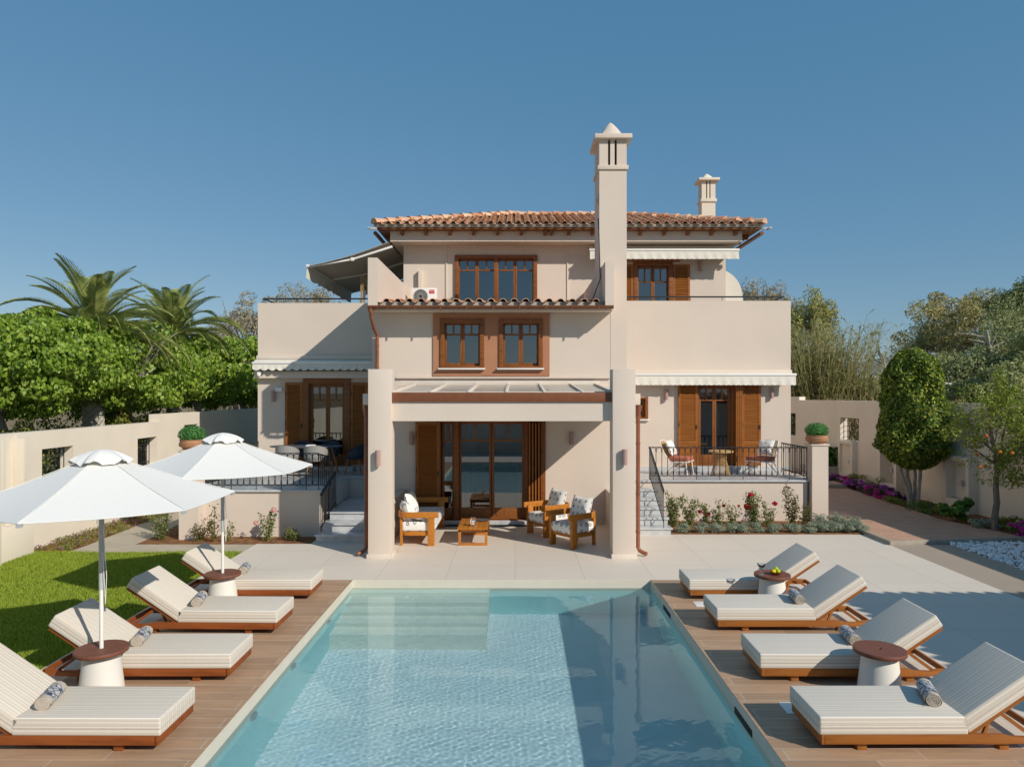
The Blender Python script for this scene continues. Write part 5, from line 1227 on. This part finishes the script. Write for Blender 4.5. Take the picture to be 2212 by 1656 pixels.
# far brownish trees on the left and behind the house
def bigtree(name,lb,x,y,zc,rx,rz,n,size,mat,**k): return tree(name,lb,'tree',(x,y,-.1),(x,y,zc),(rx,rx*.8,rz),n,size,mat,k.get('trunk','bark'),k.get('tr',.25),9,k.get('cl',80),k.get('cs',.22),.6,.1,.3,None,k.get('g'))
bigtree('tamarisk_tree','brownish tamarisk tree behind the left mulberries, right of the palms',-17.0,46,6.3,3.4,3.1,17000,.20,'leaf_grey',g='brownish tamarisk trees behind the villa')
bigtree('tamarisk_tree','pale brown tamarisk tree showing above the left terrace railing',-13.0,44,7.0,2.5,3.2,13000,.18,'leaf_grey',g='brownish tamarisk trees behind the villa')
bigtree('tamarisk_tree','low brown tamarisk tree at the edge behind the far left wall',-20.5,52,5.0,3.0,2.6,9000,.2,'leaf_grey',g='brownish tamarisk trees behind the villa')
bigtree('tamarisk_tree','pale feathery tamarisk tree right of the small dome awning',14.6,42,7.3,2.2,2.7,12000,.18,'leaf_grey',g='brownish tamarisk trees behind the villa')
bigtree('tamarisk_tree','dense olive green tamarisk tree just right of the villa corner',16.5,40,5.9,1.9,3.0,13000,.2,'leaf_olive',g='olive trees behind the right wing')
bigtree('casuarina_tree','wide rounded casuarina tree, brownish green, above the columnar laurel',31.0,48,6.3,5.4,3.9,34000,.27,'leaf_oldolive',trunk='bark_pale',tr=.32,cl=150,cs=.17)
bigtree('pine_tree','tall dark pine tree at the right edge of the photo',33.5,44,8.3,2.8,3.6,16000,.24,'leaf_pine',g='dark conifers at the right edge')
bigtree('pine_tree','dark rounded pine crown left of the tall edge pine',32.2,46,8.5,1.5,1.5,6000,.22,'leaf_pine',g='dark conifers at the right edge')
for x,y,zc,rx,rz,lb in ((22.8,35,3.9,2.6,1.5,'low spreading green grey conifer behind the columnar laurel'),(25.6,33,4.9,2.4,2.3,'green grey conifer right of the columnar laurel, behind the wall'),(27.2,38,5.2,3.4,2.8,'broad green grey conifer near the right edge'),(22.5,32,3.2,2.0,1.6,'dark low conifer at the right edge, just above the garden wall')):
    bigtree('conifer',lb,x,y,zc,rx,rz,13000,.2,'leaf_pine',g='green grey conifers behind the right wall',cl=60,cs=.28)
for x,y,z,h,lb in ((24.4,36,2.2,5.2,'bare white trunked dead tree between the conifers'),(21.2,40,2.8,3.6,'short bare pale snag at the left of the conifers')):
    t=thing('dead_tree',lb,'tree',(x,y,z-.5),0,'bare pale snags'); m=MB(); b=Vector((x,y,z-1)); top=b+Vector((-.5,0,h)); branch(m,b,top,.16,.05,.05)
    for i in range(9): s_=b.lerp(top,.45+.06*i); branch(m,s_,s_+Vector((random.uniform(-1.6,1.6),random.uniform(-.5,.5),random.uniform(.2,1.3))),.05,.012,.15)
    m.build('trunk',M['bark_pale'],t)
for i in range(7):
    x=24+i*2.6; leaves('distant_bush',(x+6,95+i,4.6),(2.6,2,1.9),1200,.5,'leaf_pine',('dark far bush on the horizon, number %s from the left'%('one','two','three','four','five','six','seven')[i]),'bush',clumps=20,core=.2,group='dark far bushes under the hills')
# shrubs beyond left wall under the trees
for x,y,z,r_,n,mt,lb in ((-12.4,14.6,2.15,.75,1500,'leaf_bush','yellow green shrub above the left wall at the photo edge'),(-11.6,16.2,1.9,.7,1500,'leaf_bush','yellow green shrub left of the near mulberry trunk'),(-11.5,20.9,2.35,.55,1500,'leaf_bush','bright yellow green shrub right of the palm trunk'),(-11.4,22.4,2.1,.5,900,'leaf_laurel','dark shrub behind the raised end of the left wall'),(-11.8,27.5,2.3,.9,1200,'leaf_laurel','dark green shrub below the third mulberry'),(-12.6,18.6,2.0,.9,1700,'leaf_laurel','dark green shrub between the near mulberry and the palm trunk'),(-12.9,21.4,2.3,.9,1700,'leaf_green','mid green shrub behind the palm trunk'),(-12.8,24.6,2.3,1.0,1700,'leaf_laurel','dark shrub between the second and third mulberries'),(-13.2,16.0,2.1,.9,1500,'leaf_green','broad green shrub behind the yellow ones at the photo edge')):
    t=thing('shrub',lb,'shrub',(x,y,-.1),0,'shrubs behind the left wall'); m=MB()
    for k in range(6): branch(m,(x,y,-.1),(x+random.uniform(-.4,.4),y+random.uniform(-.4,.4),z),.03,.01)
    m.build('stems',M['bark'],t); leaves('foliage',(x,y,z),(r_,r_,r_*.9),n,.09,mt,parent=t,shell=.4,clumps=25,cs=.3)
t=thing('bougainvillea','pink flowered bougainvillea behind the left wall, right of the palm trunk','shrub',(-12.4,22.3,-.1)); leaves('foliage',(-12.4,22.3,2.5),(.6,.5,.5),500,.09,'leaf_laurel',parent=t,shell=.4,clumps=12); leaves('flowers',(-12.4,22.2,2.6),(.6,.5,.45),700,.08,'pet_magenta',parent=t,shell=.5,clumps=10)
MB().tube([(-12.4,22.3,-.1),(-12.4,22.3,2.3)],.04).build('stem',M['bark'],t)
# reeds
def reeds(x0,x1,y0,y1,zb,n,H,label):
    P=np.stack([RNG.uniform(x0,x1,n),RNG.uniform(y0,y1,n),np.zeros(n)],-1); P[:,2]=zb; h=H*RNG.uniform(.55,1.1,n)
    lean=RNG.normal(size=(n,2))*.22*h[:,None]; Vs=[];
    w_=.018; T=P.copy(); T[:,:2]+=lean; T[:,2]+=h
    A=P.copy();A[:,0]-=w_;B=P.copy();B[:,0]+=w_;C_=T.copy();C_[:,0]+=.006;D=T.copy();D[:,0]-=.006
    Vs.append(np.stack([A,B,C_,D],1).reshape(-1,3)); k=14
    for j in range(k):
        t_=RNG.uniform(.25,1,(n,1)); q=P+(T-P)*t_; a=RNG.uniform(0,2*pi,n); Ln=RNG.uniform(.35,.75,n); d=np.stack([np.cos(a),np.sin(a),RNG.uniform(.1,1.0,n)],-1); s=np.stack([-np.sin(a),np.cos(a),np.zeros(n)],-1)*.03
        m_=q+d*Ln[:,None]*.55; tip=q+d*Ln[:,None]*.9; tip[:,2]-=.25*Ln; Vs.append(np.stack([q,m_-s,tip,m_+s],1).reshape(-1,3))
    V=np.concatenate(Vs); o=arr_mesh('reeds',V,np.arange(len(V),dtype=np.int32).reshape(-1,4),M['leaf_reed']); tag(o,label,None,None,'stuff'); return o
reeds(12.3,14.6,29.5,32.5,.6,620,5.2,'tall feathery reeds right of the villa corner'); reeds(14.2,16.0,29.5,32.5,.6,620,3.1,'x')['label']='shorter reeds at the foot of the bank, left of the casuarina'
def dryg():
    n=26000; x=RNG.uniform(13.2,40,n); y=RNG.uniform(14,60,n); q=np.minimum(1,(x-13)/16); z=-.1+2.9*q**1.3+.25*np.sin(x*1.1)*np.cos(y*.8)*q
    a=RNG.uniform(0,2*pi,n); H=.35*RNG.uniform(.4,1.2,n); P=np.stack([x,y,z],-1); A=P.copy();B=P.copy();T=P.copy(); A[:,0]+=np.cos(a)*.03;B[:,0]-=np.cos(a)*.03;T[:,:2]+=RNG.normal(size=(n,2))*.15; T[:,2]+=H
    V=np.stack([A,B,T],1).reshape(-1,3); o=arr_mesh('dry_grass',V,np.arange(len(V),dtype=np.int32).reshape(-1,3),M['dry']); tag(o,'dry straw grass on the bank behind the right wall',None,None,'stuff')
dryg()
t=thing('guard_rail','two bar white metal guard rail on the bank behind the right wall','guard rail',(24,44,3)); MB().box(21.5,28,44,44.05,3.75,3.87).box(21.5,28,44,44.05,4.15,4.25).build('rail_bars',M['white'],t)
for i in range(4): MB().box(22+i*1.9,22.1+i*1.9,44.06,44.12,2.8,4.3).build('post',M['grey_metal'],t)
# columnar laurel: egg shaped
def column_tree():
    base=(11.15,19.9,.03); t=thing('laurel_tree','tall clipped columnar laurel with three bare stems by the brick path','tree',base); m=MB()
    for dx,dy,ex,ey in ((-.22,.0,-.45,0),(0,.1,-.12,.2),(.14,-.05,.3,.1),(.20,.12,.2,.3)): branch(m,(11.15+dx*.4+.02,19.9+dy,0),(11.15+ex,19.9+ey,1.5),.055,.04,.05); branch(m,(11.15+ex,19.9+ey,1.45),(11.15+ex*.8,19.9+ey*.5,3.6),.045,.015,.05)
    m.build('trunk',M['bark_pale'],t,smooth=True)
    n=30000; z=RNG.uniform(1.12,4.42,n); u=(z-1.12)/3.3; prof=np.where(u<.16,(np.maximum(u,0)/.16)**.5*.92+.08,1.0-.33*(u-.16)); prof=np.where(u>.68,np.sqrt(np.maximum(0,1-((u-.68)/.325)**2))*.83,prof); a=RNG.uniform(0,2*pi,n)
    rr=.90*prof*(RNG.uniform(.62,1.04,n)**.5)*(1+.07*np.sin(a*5+z*4)+.05*np.sin(a*9-z*6)); P=np.stack([11.15+rr*np.cos(a),19.9+rr*np.sin(a),z+.05*np.sin(a*3)],-1); N=np.stack([np.cos(a),np.sin(a),.2+.8*(u>.75)],-1); N/=np.linalg.norm(N,axis=1)[:,None]
    V=leafquads(P,.11,.35,N,.55); arr_mesh('crown',V,np.arange(len(V),dtype=np.int32).reshape(-1,4),M['leaf_laurel'],t)
column_tree()
t=tree('pomegranate_tree','loose yellow green pomegranate tree right of the laurel, with tall shoots','tree',(10.95,16.2,.03),(11.15,16.4,2.25),(1.3,1.1,1.0),12500,.065,'leaf_citrus','bark',.075,9,70,.22,.5,.3,.45,None,'fruit trees by the right wall')
leaves('upper_shoots',(11.35,16.5,3.15),(.42,.4,.62),900,.065,'leaf_citrus',parent=t,shell=.3,clumps=16,cs=.3)
leaves('low_branches',(11.6,16.0,1.35),(.8,.5,.5),1200,.065,'leaf_citrus',parent=t,shell=.3,clumps=18,cs=.3)
f=MB()
for _ in range(11): f.sphere((11.1+random.uniform(-.9,.9),15.9+random.uniform(-.6,.3),2.1+random.uniform(-.6,.5)),.04,8,6)
f.build('fruit',M['fruit'],t)
# shrubs and flowers
def bush(name,lb,cat,x,y,z,r_,h,n,size,mat,group=None,flowers=None,nf=0,fs=.05,stems=6,clumps=12,cs=.35,asp=.55,core=0):
    t=thing(name,lb,cat,(x,y,z),0,group); m=MB()
    for k in range(stems): a=random.uniform(0,6.28); m.tube([(x+.02*cos(a),y+.02*sin(a),z),(x+r_*.5*cos(a),y+r_*.5*sin(a),z+h*.75)],[.008,.004],5)
    m.build('stems',M['bark'],t); leaves('foliage',(x,y,z+h*.52),(r_,r_,h*.5),n,size,mat,parent=t,shell=.35,clumps=clumps,cs=cs,up=.5,aspect=asp,core=core)
    if flowers: leaves('flowers',(x,y,z+h*.62),(r_*.98,r_*.98,h*.45),nf,fs,flowers,parent=t,shell=.75,clumps=10,cs=.3,up=.8,aspect=.9)
    return t
def rose(x,y,z,h,lb,mat='leaf_rose',stems=5,fl=(),fmat='pet_red',n=260,spread=.22,green=1,size=.062):
    t=thing('rose_bush',lb,'rose bush',(x,y,z),0,'rose bushes in the soil beds'); m=MB(); C=[]
    for k in range(stems):
        a=random.uniform(0,6.28); hh=h*random.uniform(.55,1) if k else h; tip=Vector((x+spread*cos(a)*random.uniform(.4,1),y+spread*.6*sin(a),z+hh)); P=branch(m,(x+.03*cos(a),y,z),tip,.009,.004,.2)
        for p0,p1 in zip(P[:-1],P[1:]):
            for _ in range(int(1.5*n/stems/5)): C.append(p0.lerp(p1,random.random())+Vector((random.gauss(0,.045),random.gauss(0,.045),random.gauss(0,.035))))
    m.build('stems',M['leaf_bush'] if green else M['bark'],t); C=np.array([tuple(c) for c in C if c.z>z+.06]); V=leafquads(C,size,.6); arr_mesh('foliage',V,np.arange(len(V),dtype=np.int32).reshape(-1,4),M[mat],t)
    for dx,dz,r_ in fl:
        c=(x+dx,y-.06,z+dz); leaves('flower',c,(r_,r_,r_*.85),70,r_*1.1,fmat,parent=t,shell=.2,up=.2,aspect=.95,core=0)
R_=[(3.78,16.95,.82,'tall leafy rose bush without flowers next to the right stairs','leaf_rose',6,(),'pet_red',620),
(4.16,16.95,.74,'leafy rose bush without flowers, second from the right stairs','leaf_rose',6,(),'pet_red',480),
(4.62,17.0,.55,'small rose bush with two red blooms on the right bed','leaf_rose',4,((-.22,.36,.045),(-.02,.30,.05)),'pet_red',240),
(4.86,16.95,.66,'thin rose bush with one small pink red bloom at its top','leaf_rose',4,((.10,.52,.035),),'pet_red',230),
(5.15,17.05,.52,'sparse low rose bush with a tiny red bud','leaf_rose',4,((.20,.50,.03),),'pet_red',150),
(5.72,16.95,.86,'full rose bush with two large red roses on its left','leaf_rose',8,((-.12,.76,.07),(-.20,.50,.075),(.03,.52,.03)),'pet_red',700),
(6.05,17.0,.60,'rose bush with one red rose, right of the fullest bush','leaf_rose',5,((.14,.56,.055),),'pet_red',260),
(6.62,16.95,.98,'tall reddish leafed rose bush near the right pier','leaf_redrose',6,(),'pet_red',560),
(6.85,16.95,.55,'short reddish rose bush right beside the right pier','leaf_redrose',4,(),'pet_red',200)]
for x,y,h,lb,mt,st,fl,fm,n in R_: rose(x,y,.01,h,lb,mt,st,fl,fm,n)
R_=[(-7.75,15.55,.85,'bright green rose bush at the corner of the left bed','leaf_rose',6,(),'pet_pink',420),
(-7.35,16.3,.75,'dark rose bush in shadow behind the bright one at the left corner','leaf_laurel',7,(),'pet_pink',500),
(-6.85,15.45,.42,'small reddish rose bush in the left bed','leaf_redrose',5,(),'pet_pink',200),
(-6.55,15.4,.78,'leaning reddish rose shoot beside the far parasol pole','leaf_redrose',3,(),'pet_pink',200),
(-6.25,15.45,.42,'short sparse rose bush right of the far parasol pole','leaf_rose',4,(),'pet_pink',90),
(-5.38,15.45,.66,'rose bush with a tall pale pink bloom and a small pink one','leaf_rose',5,((.14,.70,.055),(-.24,.42,.045)),'pet_pink',330),
(-4.85,15.5,.30,'small dark green rose bush near the left stairs','leaf_rose',6,(),'pet_pink',260)]
for x,y,h,lb,mt,st,fl,fm,n in R_: rose(x,y,-.03,h,lb,mt,st,fl,fm,n,.2)
num=['one','two','three','four','five','six','seven','eight','nine','ten','eleven','twelve','thirteen','fourteen']
xs_=[3.85,4.27,4.62,4.99,5.20,5.55,5.93,6.35,6.72,7.05,7.35,7.65,7.9]
for i,x in enumerate(xs_):
    bush('santolina','silver green santolina mound, number %s from the right stairs along the terrace edge'%num[i],'low shrub',x,16.28+.03*(i%2),0,.19,.24,2200,.032,'leaf_sant','santolina mounds edging the right bed',clumps=30,cs=.34,stems=3,asp=.35)
for i,(x,y) in enumerate(((7.25,16.8),(7.6,16.75),(7.85,16.6))): bush('santolina',('left','middle','right')[i]+' one of the larger green santolina mounds in front of the right pier','low shrub',x,y,0,.27,.34,3000,.034,'leaf_sant','large santolina mounds by the right pier',clumps=34,cs=.32,stems=3,asp=.35)
fl=[(11.15,25.2,.32,'pet_purple'),(11.35,24.3,.34,'pet_magenta'),(11.25,23.4,.36,'pet_purple'),(11.2,22.6,.36,'pet_purple'),(11.05,21.8,.36,'pet_magenta'),(10.95,21.1,.34,'pet_magenta'),(11.4,22.0,.32,'pet_purple'),(11.2,20.7,.3,'pet_purple')]
for i,(x,y,r_,m_) in enumerate(fl): bush('petunia_bush','%s petunia clump, number %s along the far brick path edge counted from the steps'%('magenta' if 'mag' in m_ else 'purple',num[i]),'flower bush',x,y,.02,r_,.32,700,.06,'leaf_flower','petunias along the far brick path',m_,800,.06)
for i,(x,y,r_) in enumerate(((11.55,15.9,.36),(11.2,15.75,.3),(11.9,15.6,.36),(11.6,15.4,.3))): bush('petunia_bush',('purple petunia clump at the right photo edge by the pebbles, %s'%('under the pomegranate stem','nearest the brick path','at the very edge','nearest the white pebbles')[i]),'flower bush',x,y,.02,r_,.28,600,.06,'leaf_green','petunias by the white pebbles',('pet_purple','pet_magenta')[i%2],520,.06)
for i,(x,y,r_,h,m_,lb) in enumerate(((10.95,19.0,.45,.30,'leaf_green','low green cushion plant at the foot of the laurel'),(11.2,18.6,.35,.25,'leaf_bush','low yellow green cushion right of the laurel foot'),(11.5,22.6,.5,.55,'leaf_bush','feathery light green grass plant against the right wall'),(11.6,24.2,.45,.5,'leaf_bush','light green leafy plant by the far wall lamp niche'),(10.85,20.2,.35,.25,'leaf_bush','low light green cushion before the petunias'),(10.85,17.5,.42,.62,'leaf_green','dark broad leafed shrub left of the pomegranate trunk'),(11.0,16.55,.32,.3,'leaf_sant','grey green white flowered mound under the pomegranate'),(11.5,16.7,.4,.35,'leaf_bush','light green low plant right of the pomegranate trunk'))):
    bush('green_bush',lb,'low plant',x,y,.02,r_,h,1100,.05 if i not in (5,) else .12,m_,'low green plants along the right wall')
bush('green_bush','bright broad leafed plant in the raised concrete planter','plant',11.72,26.3,.5,.6,.85,700,.22,'leaf_green','planter plants',clumps=14)
# greenery behind the camera (seen only in the window panes)
for i,(x,y) in enumerate(((-9,-6),(-4,-6.5),(2,-7),(8,-6))):
    t=thing('background_tree',('leafy tree behind the rear garden wall, number %s'%num[i]),'tree',(x,y,-.1),0,'trees behind the rear wall'); MB().tube([(x,y,-.1),(x,y,3)],.14,8).build('trunk',M['bark'],t); leaves('crown',(x,y,3.4 if i>3 else 3.0),(2.2,1.8,1.5 if i<4 else .9),1800,.28,'leaf_mulb',parent=t,shell=.6,clumps=30,cs=.3)

P=np.stack([RNG.uniform(-17,-10.7,16000),RNG.uniform(12.5,33,16000),RNG.uniform(0,1,16000)],-1); P[:,2]=P[:,2]**.7*(1.9+.5*np.sin(P[:,0]*2.1)*np.sin(P[:,1]*1.3))
V=leafquads(P,.13,.5); o=arr_mesh('undergrowth',V,np.arange(len(V),dtype=np.int32).reshape(-1,4),M['leaf_bush']); tag(o,'tangled undergrowth below the trees behind the left wall',None,None,'stuff')

n=7000; P=np.stack([RNG.uniform(12.3,17.5,n),RNG.uniform(28.6,30.5,n),RNG.uniform(.2,2.9,n)],-1); HANG=1.5; V=leafquads(P,.55,.1,None,.09); HANG=0
o=arr_mesh('dry_reeds',V,np.arange(len(V),dtype=np.int32).reshape(-1,4),M['dry']); tag(o,'dry straw at the foot of the reeds behind the right wall',None,None,'stuff')
